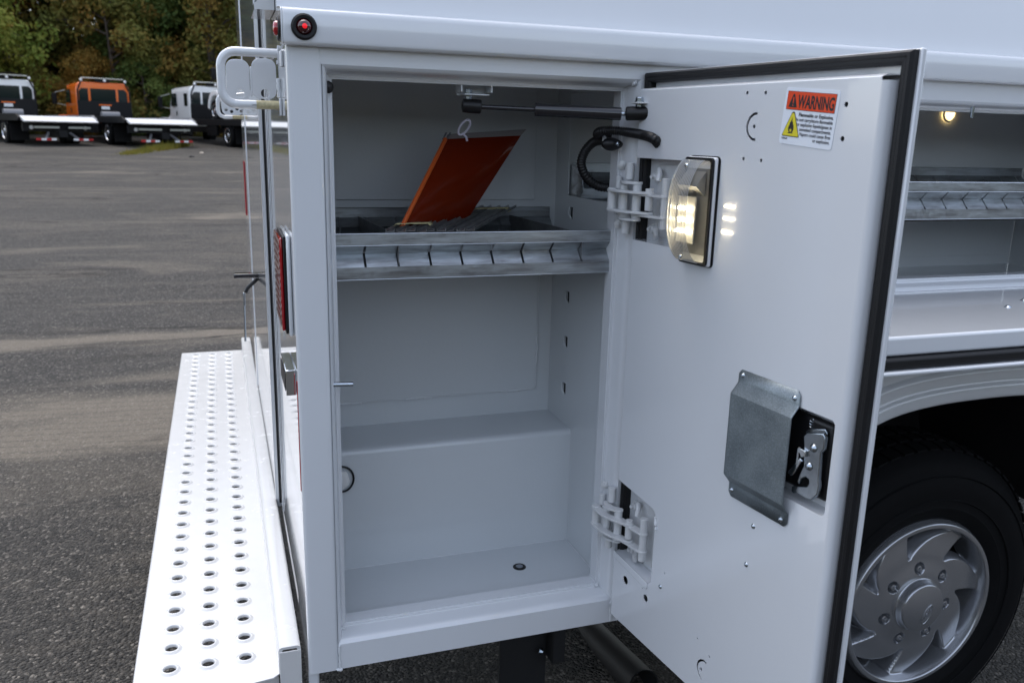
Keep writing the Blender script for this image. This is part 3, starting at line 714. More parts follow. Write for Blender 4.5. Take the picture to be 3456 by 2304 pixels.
def rail_highlights(parent, x0, x1, zt, y):
    for dy, dz, r_ in ((0, 0, .0010), (0, -.0205, .0006), (0, -.080, .0007)):
        obj('edge_highlight', MB().cyl((x0, y + dy, zt + dz), (x1, y + dy, zt + dz), r_, 8), M_EDGEHI, parent)  # thin beads added as painted highlights along the folds
M_TRAY = mat('darkened_zinc_tray', (.09, .095, .10), .5, metal=.6, var=.3, vscale=30)  # zinc colour darkened to deepen the shade above the shelf
M_EDGEHI = mat('painted_edge_highlight', (.62, .66, .70), .3, metal=.8)  # brighter than the rail, its colour paints the highlight lines
SH = obj('shelf', fr, M_GALV, TR, smooth=False, label='galvanised slotted front rail of the divider shelf')
rail_highlights(SH, .075, .606, .805, .055)
obj('shelf_tray', MB().box(.032, .618, .075, .395, .722, .7235), M_TRAY, SH)
obj('back_rail', rail_mesh(.032, .600, slots, .820, .395, sgn=-1), M_GALV, SH, smooth=False)
def divider(xa, ya, xb, yb, z0, z1): 
    return MB().prism([(0, z0), (1, z0), (1, z1 + .004), (0, z1)], lambda u, v: Vector((xa + (xb - xa) * u, ya + (yb - ya) * u, v)), lambda u, v: Vector((xa + (xb - xa) * u + .0012, ya + (yb - ya) * u, v)))
obj('divider', divider(slots[1], .06, .165, .385, .735, .800), M_STRIP, SH)
obj('divider', divider(slots[7], .06, .500, .385, .735, .800), M_STRIP, SH)
#obj('rail_bolt', MB().lathe([(0, .004), (.005, .003), (.008, 0)], (.5975, .052, .764), (0, -1, 0), 6), M_STEEL, SH)
slots2 = [.70 + .0585 * k for k in range(23)]
SH2 = obj('shelf', rail_mesh(.655, 2.02, slots2, .899, .055), M_GALV, TR, smooth=False, label='galvanised shelf rail inside the next compartment')
obj('back_rail', rail_mesh(.655, 2.01, slots2, .918, .405, sgn=-1), M_GALV, SH2, smooth=False)
rail_highlights(SH2, .655, 2.02, .899, .055)
obj('shelf_tray', MB().box(.66, 2.02, .075, .40, .812, .8135), M_TRAY, SH2)
obj('rail_end', MB().prism([(.40, .915), (.34, .90), (.33, .86), (.36, .835), (.40, .83)], lambda u, v: Vector((.652, u, v)), lambda u, v: Vector((.6535, u, v))), M_GALV, SH2)
lp = at_y(3205, 380, .425); lm = MB().lathe([(0, .006), (.013, .005), (.017, 0)], Vector((lp.x, NYB - .006, lp.z - .004)), (0, -1, 0), 24)  # glowing disc stands in for the reflection of a hidden lamp
lamp_refl = obj('lamp_reflection', lm, M_LAMPREFL, TR, label='warm glowing disc standing in for a hidden lamp reflection at the back of the next compartment')
obj('reflection_rim', MB().lathe([(.017, .003), (.020, .004), (.022, 0)], Vector((lp.x, NYB - .005, lp.z - .004)), (0, -1, 0), 24), M_PAINT, lamp_refl)

# folded-down door of the next compartment
fz = .674
fo = MB().box(A2 + .01, B2 + .02, -.352, -.006, fz - .033, fz)
fd = obj('fold_down_door', fo, M_PAINT, TR, bevel=.005, segs=3, label='door of the next compartment folded down flat')
obj('rubber_seal', MB().box(A2 - .02, B2 + .04, -.366, -.012, fz - .052, fz - .0335), M_RUB, fd, bevel=.004)
obj('door_skin', MB().box(A2 - .03, B2 + .05, -.374, -.008, fz - .060, fz - .0525), M_PAINT, fd, bevel=.003)
for px, py, s in ((3402, 1036, 1), (3456, 1014, 1.1), (2650, 1000, 1)):
    c = at_z(px, py, fz)
    obj('rivet', MB().lathe([(0, .004 * s), (.003 * s, .0035 * s), (.0055 * s, .0012), (.0075 * s, 0)], c, (0, 0, 1), 16), M_STEEL, fd)

# ------------------------------------------------------------------ open compartment door
DL, DT, DB_ = .563, 1.091, .014
skin = MB().box(-.004, DL, DB_, DT, -.0035, .0, None)
def door_mb(mb):
    mb.v = [tuple(dp(v[0], v[1] if False else v[1], v[2])) for v in mb.v]; return mb
def dbox(t0, t1, z0, z1, o0, o1):
    m = MB().box(t0, t1, z0, z1, o0, o1); m.v = [tuple(DOOR @ Vector(v)) for v in m.v]; return m
DR_ = obj('compartment_door', dbox(-.006, DL, DB_, DT, -.004, 0), M_PAINT, TR, bevel=.0015, label='white side compartment door standing open')
obj('hemmed_edge', dbox(DL - .006, DL + .0015, DB_, DT, -.005, .004), M_PAINT, DR_, bevel=.002)
# rubber seal: four mitred runs with a ribbed profile
def seal(t0, t1, z0, z1, wd=.0185):
    prof_ = [(0, .0005), (0, .012), (.003, .0160), (.007, .0165), (.009, .0150), (.0115, .0155), (.0145, .0150), (.0168, .0105), (.0168, .0005)]
    cor = [(t0, z0, 1, 1), (t1, z0, -1, 1), (t1, z1, -1, -1), (t0, z1, 1, -1)]
    mb = MB(); vs = []
    for (t, z, su, sv) in cor:
        for (i, o) in prof_: vs.append(dp(t + su * i, z + sv * i, o))
    n = len(prof_)
    mb.add(vs, [(c * n + k, c * n + k + 1, ((c + 1) % 4) * n + k + 1, ((c + 1) % 4) * n + k) for c in range(4) for k in range(n - 1)])
    return mb
obj('rubber_seal', seal(.000, DL - .0025, DB_ + .006, DT - .002), M_RUB, DR_, angle=25)
# raised inner pan with real cut-outs
PO = .030; T0, T1, Z0, Z1 = .014, .532, .032, 1.058
notU = [(T0, .797), (.148, .797), (.155, .803), (.155, .936), (.148, .943), (T0, .943)]
notL = [(T0, .190), (.098, .158), (.140, .168), (.144, .176), (.144, .306), (.138, .316), (T0, .330)]
notL = [(T0, .172), (.130, .160), (.140, .168), (.141, .305), (.134, .314), (T0, .326)]
pan_out = [(T0, Z0)] + notL + notU + [(T0, Z1), (T1, Z1), (T1, Z0)]
def cslot(pts, wd):
    l = []; r_ = []
    for i, p in enumerate(pts):
        a = pts[max(0, i - 1)]; b = pts[min(len(pts) - 1, i + 1)]; t = Vector((b[0] - a[0], b[1] - a[1])).normalized()
        ww_ = wd * (.55 + .45 * min(1, min(i, len(pts) - 1 - i) / 3 + .6)); l.append((p[0] - t.y * ww_, p[1] + t.x * ww_)); r_.append((p[0] + t.y * ww_, p[1] - t.x * ww_))
    return l + r_[::-1]
cU = [(.317, 1.0165), (.309, 1.0155), (.302, 1.011), (.298, 1.004), (.2965, .9975), (.298, .991), (.302, .9845), (.309, .980), (.317, .979)]
cL = [(.312, .104), (.304, .1045), (.297, .101), (.291, .094), (.2895, .086), (.291, .079), (.296, .072), (.303, .067)]
hls = [cslot(cU, .0021), cslot(cL, .0019)]
for (t, z, r_) in ((.291, 1.046, .0028), (.330, 1.045, .0028), (.481, 1.026, .0035), (.481, .983, .0035), (.312, .998, .0030), (.295, .951, .0028), (.333, .950, .0028),
                   (.058, .130, .0085), (.127, .128, .0072), (.115, .143, .0015), (.180, .208, .0016), (.284, .136, .0015), (.318, .121, .0018), (.300, .085, .0032)):
    hls.append(circ(t, z, r_, 14))
LCU = rrect(.340, .5255, .470, .611, .008); hls.append(LCU)
pan = obj('inner_panel', flat(pan_out, hls, .002, DOOR, PO - .001), M_PAINT, DR_, smooth=False)
# pan returns: rolled free edge and plain folds
ret = MB()
def ret_run(prof_, z0, z1):
    vs = [dp(t, z, o) for z in (z0, z1) for t, o in prof_]; n = len(prof_)
    ret.add(vs, [(k, k + 1, n + k + 1, n + k) for k in range(n - 1)])
roll = [(T1, PO)] + [(T1 + .009 * math.sin(rad(a)), PO - .009 + .009 * math.cos(rad(a))) for a in range(15, 91, 15)] + [(T1 + .0095, .010), (T1 + .010, .002)]
ret_run(roll, Z0, Z1 - .004)
ret.add([dp(T0, Z1, PO), dp(T1, Z1, PO), dp(T1 + .006, Z1 + .0035, PO - .004), dp(T0, Z1 + .0035, PO - .004), dp(T1 + .006, Z1 + .004, .001), dp(T0, Z1 + .004, .001)], [(0, 1, 2, 3), (3, 2, 4, 5)])
ret.add([dp(T0, Z0, PO), dp(T1, Z0, PO), dp(T1, Z0, .001), dp(T0, Z0, .001)], [(0, 1, 2, 3)])
for za, zb in ((Z0, .172), (.326, .797), (.943, Z1)):
    ret.add([dp(T0, za, PO), dp(T0 - .0025, za, PO - .003), dp(T0 - .003, za, .001), dp(T0, zb, PO), dp(T0 - .0025, zb, PO - .003), dp(T0 - .003, zb, .001)], [(0, 1, 4, 3), (1, 2, 5, 4)])
obj('panel_fold', ret, M_PAINT, DR_, angle=50)
# folded walls of the hinge pockets
pk = MB()
def pwall(a, b, o0=.001, o1=PO - .0005): pk.add([dp(a[0], a[1], o0), dp(b[0], b[1], o0), dp(b[0], b[1], o1), dp(a[0], a[1], o1)], [(0, 1, 2, 3)])
for nn in (notU, notL):
    pk = MB()
    for i in range(len(nn) - 1): pwall(nn[i], nn[i + 1])
    obj('pocket_wall', pk, M_PAINT, DR_)
obj('pocket_ledge', MB().prism([(T0, .160), (.128, .148), (.132, .152), (.130, .162), (T0, .174)], lambda u, v: dp(u, v, PO), lambda u, v: dp(u, v, PO + .0025)), M_PAINT, DR_, bevel=.001)
obj('weld_bead', weld(dp(.142, .302, PO + .001), dp(.147, .280, PO + .001), .0026), M_WELD, DR_)
# latch pocket: recessed box behind the cut-out
lk = MB()
L = LCU
lk.add([dp(u, v, PO - .001) for u, v in L] + [dp(u, v, .003) for u, v in L], [(i, (i + 1) % len(L), (i + 1) % len(L) + len(L), i + len(L)) for i in range(len(L))])
lk.add([dp(u, v, .003) for u, v in L], [tuple(range(len(L)))])
obj('latch_pocket', lk, M_PAINT, DR_)
# galvanised cover plate over the latch (raised centre)
cp0, cp1 = .331, .461
prof_ = [(.425, .0020), (.446, .0022), (.449, .0035), (.4605, .0130), (.4635, .0152), (.466, .0154), (.594, .0154), (.597, .0152), (.600, .0130), (.6115, .0035), (.6145, .0022), (.635, .0020)]
def cover_plate(t0, t1):
    mb = MB(); vs = []; n = len(prof_)
    rowsT = [t0, t0 + .003, t0 + .006, t1 - .006, t1 - .003, t1]
    for ti, t in enumerate(rowsT):
        cut = {0: .007, 1: .003, 2: 0, 3: 0, 4: .003, 5: .007}[ti]
        for z, o in prof_:
            zz = max(.425 + cut, min(.635 - cut, z)); vs.append(dp(t, zz, PO + o))
    mb.add(vs, [(i * n + k, (i + 1) * n + k, (i + 1) * n + k + 1, i * n + k + 1) for i in range(len(rowsT) - 1) for k in range(n - 1)])
    return mb
cpl = obj('latch_cover', cover_plate(cp0, cp1), M_SHEET, TR, angle=25, label='grey galvanised cover plate over the door latch')
so = cpl.modifiers.new('t', 'SOLIDIFY'); so.thickness = .0012; so.offset = 0
def screw(t, z, o, parent, r=.0042):
    c = dp(t, z, o); s = obj('screw', MB().lathe([(0, .0030), (r * .45, .0027), (r * .8, .0016), (r, 0), (r * 1.15, -.0002)], c, DN, 16), M_STEEL, parent)
    mb = dbox(t - r * .5, t + r * .5, z - .0004, z + .0004, o + .0026, o + .0031); m2 = dbox(t - .0004, t + .0004, z - r * .5, z + r * .5, o + .0026, o + .0031); mb.add(m2.v, m2.f)
    mb2 = mb; obj('screw_cross', mb2, M_MATTEBLK, s if parent is TR else None) if False else None
    return s
for t, z in ((.340, .626), (.450, .622), (.338, .436), (.448, .433)): screw(t, z, PO + .0028, cpl)
for t, z in ((.391, .396), (.384, .327), (.170, .175)): screw(t, z, PO, DR_)
# latch mechanism
LT = obj('latch', dbox(.395, .516, .485, .600, .006, .020), M_BLK, TR, bevel=.006, label='zinc plated rotary latch in a black housing')
body = [(.474, .573), (.480, .580), (.508, .588), (.512, .584), (.512, .566), (.508, .560), (.509, .520), (.511, .512), (.510, .498), (.500, .486), (.486, .484), (.474, .486), (.466, .482), (.462, .484), (.462, .492), (.476, .497), (.490, .502), (.4935, .508), (.492, .514), (.486, .5155), (.478, .510), (.474, .500), (.471, .503), (.476, .520), (.480, .530), (.478, .545), (.477, .558)]
obj('latch_body', flat(body, [], .007, DOOR, .0285, .0012), M_STEEL, LT)
obj('latch_body', flat([(u - .004, v + .004) for u, v in body[:6]] + [(.505, .556), (.503, .520), (.486, .520), (.481, .530), (.478, .55)], [], .004, DOOR, .0225, .001), M_STEEL, LT)
for t, z in ((.4945, .562), (.490, .533)):
    obj('rivet', MB().lathe([(0, .0035), (.0022, .0037), (.0048, .0022), (.0060, 0)], dp(t, z, .0325), DN, 20), M_STEEL, LT)
obj('latch_lever', flat([(.4715, .556), (.484, .554), (.485, .546), (.477, .543), (.4745, .5475), (.4725, .548), (.4720, .530), (.4690, .530), (.4690, .553)], [], .004, DOOR, .0345, .0008), M_CHROME, LT)
obj('latch_pawl', flat([(.4755, .541), (.4785, .537), (.466, .512), (.460, .508), (.4565, .511), (.457, .515)], [], .005, DOOR, .0335, .0010), M_CHROME, LT)
obj('latch_spring', MB().tube([dp(.4745 + .0028 * math.cos(k * .9), .585 + .0006 * k, .020 + .0028 * math.sin(k * .9)) for k in range(22)], .0007, 6), M_STEEL, LT)
for t, z in ((.519, .600), (.516, .482)):
    obj('nut', MB().lathe([(0, .0085), (.003, .008), (.0032, .006), (.0062, .0055), (.0068, .001), (.0092, .001), (.0092, 0)], dp(t, z, .006), DN, 6), M_NICKEL, LT, angle=20)

# warning sticker
sto = dp(.3725, 1.0515, PO + .0004); ua = (dp(.4710, 1.0435, PO + .0004) - sto).normalized(); wv_ = DN; va = wv_.cross(ua)
SW, SHh = .0985, .0760
STK = basis(sto, ua, va, DN)
stk = obj('warning_sticker', flat(rrect(0, SW, -SHh, 0, .004), [], .0004, STK, 0), M_STICK, TR, smooth=False, label='orange and yellow flammable warning sticker on the door')
obj('title_border', flat([(.0045, -.0295), (.0938, -.0295), (.0938, -.0048), (.0045, -.0048)], [], .0003, STK, .00032), M_LETTER, stk, smooth=False)
obj('title_field', flat([(.0050, -.0290), (.0933, -.0290), (.0933, -.0053), (.0050, -.0053)], [], .0003, STK, .00048), M_ORPRINT, stk, smooth=False)
tri = lambda cx_, y0, y1, hw, r_: [(cx_ - r_ * .9, y1 - r_ * .4), (cx_ - r_ * .4, y1), (cx_ + r_ * .4, y1), (cx_ + r_ * .9, y1 - r_ * .4), (cx_ + hw, y0 + r_ * .8), (cx_ + hw + r_ * .1, y0 + r_ * .2), (cx_ + hw - r_ * .4, y0), (cx_ - hw + r_ * .4, y0), (cx_ - hw - r_ * .1, y0 + r_ * .2), (cx_ - hw, y0 + r_ * .8)]
obj('alert_triangle', flat(tri(.0170, -.0262, -.0085, .0077, .0016), [circ(.0170, -.0237, .0011, 10), [(.0162, -.0212), (.0178, -.0212), (.0182, -.0135), (.0170, -.0118), (.0158, -.0135)]], .0002, STK, .0007), M_LETTER, stk, smooth=False)
obj('sticker_title', text('WARNING', .0232, STK @ Matrix.Translation((.0262, -.0258, .0007)), .0001, .0007, 'LEFT', .585), M_LETTER, stk, smooth=False)
obj('hazard_border', flat(tri(.0205, -.0655, -.0320, .0160, .0030), [], .0003, STK, .00035), M_LETTER, stk, smooth=False)
obj('hazard_field', flat(tri(.0205, -.0645, -.0337, .0148, .0026), [], .0003, STK, .0005), M_YEL, stk, smooth=False)
flame = [(.0150, -.0610), (.0152, -.0600), (.0175, -.0597), (.0158, -.0580), (.0147, -.0545), (.0153, -.0520), (.0158, -.0500), (.0166, -.0515), (.0166, -.0480), (.0178, -.0450), (.0180, -.0465), (.0190, -.0440), (.0198, -.0395), (.0208, -.0430), (.0211, -.0460), (.0222, -.0445), (.0227, -.0475), (.0232, -.0500), (.0240, -.0485), (.0247, -.0520), (.0251, -.0550), (.0245, -.0580), (.0228, -.0597), (.0248, -.0600), (.0250, -.0610)]
fl_in = [(.0185, -.0590), (.0178, -.0565), (.0184, -.0545), (.0190, -.0560), (.0197, -.0535), (.0203, -.0560), (.0212, -.0550), (.0218, -.0570), (.0208, -.0592)]
obj('flame_symbol', flat(flame, [fl_in], .0002, STK, .0007), M_LETTER, stk, smooth=False)
obj('sticker_text', text('Flammable or Explosive.', .00665, STK @ Matrix.Translation((.0940, -.0372, .0004)), .0001, .00014, 'RIGHT', .97), M_LETTER, stk, smooth=False)
for i, s in enumerate(('Do not carry/store flammable', 'or explosive liquids/gases in', 'unvented compartments.', 'Vapors could cause fires', 'or explosion.')):
    obj('sticker_text', text(s, .0064, STK @ Matrix.Translation((.0940, -.0437 - i * .0063, .0004)), .0001, 0.00008, 'RIGHT', .90), M_LETTER, stk, smooth=False)
obj('sticker_number', text('14206602', .0036, STK @ Matrix.Translation((.0040, -.0695, .0004)), .0001, 0, 'LEFT', .82), M_LETTER, stk, smooth=False)

# door lamp
LT0, LT1, LZ0, LZ1 = .170, .243, .779, .951
dl = obj('door_lamp', dbox(LT0, LT1, LZ0, LZ1, PO + .0015, PO + .0095), mat('lamp_base_white', (.74, .75, .76), .35), TR, bevel=.006, segs=3, label='lit clear dome lamp mounted on the inside of the door')
obj('gasket', flat(rrect(LT0 - .0015, LT1 + .0015, LZ0 - .0015, LZ1 + .0015, .008), [], .0018, DOOR, PO + .0008), M_RUB, dl)
obj('foam_seal', flat(rrect(LT0 + .001, LT1 - .001, LZ0 + .001, LZ1 - .001, .007), [rrect(LT0 + .006, LT1 - .006, LZ0 + .006, LZ1 - .006, .005)], .004, DOOR, PO + .0117), M_RUB, dl)
def lens_mesh():
    a0, a1 = LT0 + .004, LT1 - .004; z0, z1 = LZ0 + .004, LZ1 - .004; Hm = .034; ns, ntt = 40, 121
    mb = MB(); vs = []
    def hgt(s): return Hm * (1 - abs(2 * s - 1) ** 2.6) ** .62 if 0 < s < 1 else 0
    for i in range(ns + 1):
        s = .5 - .5 * math.cos(math.pi * i / ns)
        for k in range(ntt):
            q = k / (ntt - 1); t = a0 + (a1 - a0) * q; h = hgt(s)
            edge = min(q, 1 - q)
            rnd = 1 - .22 * (1 - min(1, edge / .10)) ** 2
            rib = 0
            vs.append(dp(t, z0 + (z1 - z0) * s, PO + .0135 + (h * rnd) + (rib if h > .006 else 0)))
    mb.add(vs, [(i * ntt + k, i * ntt + k + 1, (i + 1) * ntt + k + 1, (i + 1) * ntt + k) for i in range(ns) for k in range(ntt - 1)])
    for q, t in ((1, a1),):
        vs = []
        for i in range(ns + 1):
            s = .5 - .5 * math.cos(math.pi * i / ns); vs += [dp(t, z0 + (z1 - z0) * s, PO + .0135), dp(t, z0 + (z1 - z0) * s, PO + .0135 + hgt(s) * .78)]
        mb.add(vs, [(2 * i, 2 * i + 1, 2 * i + 3, 2 * i + 2) for i in range(ns)])
    return mb
obj('lens', lens_mesh(), M_LENS, dl, angle=30)
M_RIB = mat('rib_highlight_grey', (.40, .41, .42), .12, coat=.8)  # pale opaque colour paints the highlights on the clear ribs
def rib_mesh(q):
    a0, a1 = LT0 + .004, LT1 - .004; z0, z1 = LZ0 + .004, LZ1 - .004; t = a0 + (a1 - a0) * q; pts = []
    rnd = 1 - .22 * (1 - min(1, min(q, 1 - q) / .10)) ** 2
    for i in range(2, 37):
        s_ = .5 - .5 * math.cos(math.pi * i / 38); h_ = .034 * (1 - abs(2 * s_ - 1) ** 2.6) ** .62
        pts.append(dp(t, z0 + (z1 - z0) * s_, PO + .0135 + h_ * rnd + .0006))
    return MB().tube(pts, .00065, 6)
for k in range(14): obj('lens_rib', rib_mesh(.02 + .0615 * k), M_RIB, dl)
sw_ = MB(); vs = []
for i in range(41):
    s_ = .5 - .5 * math.cos(math.pi * i / 40); h_ = .034 * (1 - abs(2 * s_ - 1) ** 2.6) ** .62 if 0 < s_ < 1 else 0
    vs += [dp(LT0 + .0045, LZ0 + .004 + (LZ1 - LZ0 - .008) * s_, PO + .0135), dp(LT0 + .0045, LZ0 + .004 + (LZ1 - LZ0 - .008) * s_, PO + .0135 + h_ * .76)]
sw_.add(vs, [(2 * i, 2 * i + 1, 2 * i + 3, 2 * i + 2) for i in range(40)])
obj('refraction_wall', sw_, mat('refraction_grey', (.16, .16, .155), .25), dl)  # opaque grey wall added in place of refraction in the clear lens
obj('reflector', dbox(LT0 + .008, LT1 - .008, LZ0 + .018, LZ1 - .018, PO + .0115, PO + .0125), M_REFL, dl)
obj('reflector_shade', MB().prism([(PO + .016, LZ1 - .022), (PO + .034, LZ1 - .045), (PO + .016, LZ1 - .060)], lambda u, v: dp(LT0 + .012, v, u), lambda u, v: dp(LT1 - .012, v, u)), M_REFL, dl)
obj('circuit_board', dbox(LT0 + .010, LT1 - .018, .815, .889, PO + .026, PO + .028), M_BOARD, dl)
for z in (.870, .852, .834):
    for t in (.186, .196, .206, .216):
        obj('led', dbox(t - .0022, t + .0022, z - .0022, z + .0022, PO + .0282, PO + .0310), M_LED, dl)
for z in (LZ0 + .014, LZ1 - .014):
    obj('screw', MB().lathe([(0, .0025), (.0022, .0022), (.0036, .0006), (.0038, 0)], dp((LT0 + LT1) / 2 - .004, z, PO + .0335), DN, 14), M_CHROME, dl)

# ------------------------------------------------------------------ gas strut, brackets
s0 = at_y(1580, 355, .065); s1 = at_y(2182, 378, -.035)
gs = obj('gas_strut', MB().tube([at_y(1805, 370, .04).lerp(s1, 0.0), at_y(2096, 385, -.012)], .0112, 24), M_STRUT, TR, bevel=.001, label='black gas strut holding the compartment door open')
obj('strut_rod', MB().tube([at_y(1625, 361, .058), at_y(1806, 370, .04)], .0042, 16), M_STRUT, gs)
def socket(p, q, parent):
    p = Vector(p); q = Vector(q); d_ = (q - p).normalized()
    m_ = MB().tube([p - d_ * .013, p - d_ * .011, p, q - d_ * .002, q], .0, 18, radii=[.005, .0115, .0122, .0122, .0105]); return obj('ball_socket', m_, M_BLK, parent)
socket(at_y(1583, 358, .062), at_y(1624, 361, .058), gs)
socket(at_y(2166, 383, -.028), at_y(2112, 384, -.014), gs)
obj('strut_neck', MB().tube([at_y(2094, 384, -.012), at_y(2114, 385, -.015)], .0042, 14), M_STEEL, gs)
def hexbolt(c, ax, parent, s=1.0, nm='bolt'):
    return obj(nm, MB().lathe([(0, .008 * s), (.0055 * s, .008 * s), (.0066 * s, .0065 * s), (.0066 * s, .001 * s), (.0085 * s, .001 * s), (.0085 * s, 0)], c, ax, 6), M_STEEL, parent, angle=20)
b0 = at_y(1581, 318, .062)
br1 = obj('strut_bracket', MB().box(b0.x - .011, b0.x + .033, .045, .078, b0.z - .0022, b0.z), M_INT, TR, bevel=.0008)
obj('bracket_wall', MB().box(b0.x - .018, b0.x - .0155, .045, .085, b0.z + .003, 1.066), M_INT, br1)
obj('bracket_wall', MB().box(b0.x + .036, b0.x + .0385, .045, .085, b0.z + .003, 1.066), M_INT, br1)
obj('bracket_back', MB().box(b0.x - .0155, b0.x + .036, .083, .085, b0.z - .002, 1.064), M_INT, br1)
hexbolt(b0 + Vector((0, 0, .0003)), (0, 0, 1), br1, 1.05)
hexbolt(b0 - Vector((0, 0, .0025)), (0, 0, -1), br1, .85, 'nut')
b1 = at_y(2158, 346, -.024)
br2 = obj('strut_bracket', MB().prism([(-.012, -.012), (-.008, -.017), (.012, -.017), (.052, -.030), (.052, .012), (-.008, .012), (-.012, .008)], lambda u, v: Vector((b1.x + u, b1.y + v, b1.z)), lambda u, v: Vector((b1.x + u, b1.y + v, b1.z - .0025))), M_HINGE, TR, bevel=.0006)
be = at_y(2268, 350, -.05)
obj('bracket_web', MB().prism([(.004, 0), (.055, 0), (.055, -.046), (.028, -.046), (.012, -.040), (.004, -.028)], lambda u, v: Vector((b1.x + u, b1.y - .001 - .2 * u, b1.z - .0025 + v)), lambda u, v: Vector((b1.x + u, b1.y + .0015 - .2 * u, b1.z - .0025 + v))), M_HINGE, br2)
obj('weld_bead', weld(at_y(2258, 352, -.05), at_y(2256, 430, -.05), .0055, .006), M_WELD, br2)
hexbolt(b1 + Vector((0, 0, .0003)), (0, 0, 1), br2, 1.05)
hexbolt(b1 - Vector((0, 0, .0028)), (0, 0, -1), br2, .95, 'nut')

# corrugated cable conduit
P_ = smooth_path([on_door(2224, 488, .024), on_door(2205, 468, .040), at_y(2170, 456, -.035), at_y(2120, 447, .0), at_y(2070, 441, .015), at_y(2028, 444, .028), at_y(2017, 455, .050), at_y(2040, 462, .085), at_y(2090, 450, .12)], 26)
cdn = obj('cable_conduit', MB().tube(P_, .008, 14, radii=[.0088 if (i // 2) % 2 else .0070 for i in range(len(P_))]), M_BLK, TR, label='black corrugated cable conduit looping to the door', angle=80)
path = [(2050, 480, .045), (2025, 474, .06), (1998, 484, .075), (1972, 515, .085), (1962, 555, .09), (1980, 600, .09), (2018, 628, .09), (2060, 632, .085), (2092, 622, .09)]
P_ = smooth_path([at_y(*p) for p in path], 20)
obj('conduit_loop', MB().tube(P_, .009, 14, radii=[.0090 if (i // 2) % 2 else .0080 for i in range(len(P_))]), M_BLK, cdn, angle=80)
cc = at_y(2066, 487, .030); cb = bmesh.new(); bmesh.ops.create_icosphere(cb, subdivisions=3, radius=.013)
for v in cb.verts: v.co.x *= 1.65; v.co.y *= .8; v.co.z *= .95 * (1 - .25 * max(0, v.co.x / .02)); v.co += cc
me = bpy.data.meshes.new('c'); cb.to_mesh(me); cb.free()
clp = obj('conduit_clamp', me, M_BLK, cdn)
obj('clamp_ring', MB().lathe([(.010, 0), (.012, .002), (.012, .006), (.010, .008)], at_y(2030, 481, .045), (1, -.3, 0), 20), M_HINGE, cdn)
obj('clamp_screw', MB().lathe([(0, .003), (.003, .002), (.004, 0)], cc + Vector((.006, -.0102, .001)), (0, -1, 0), 12), M_STEEL, cdn)

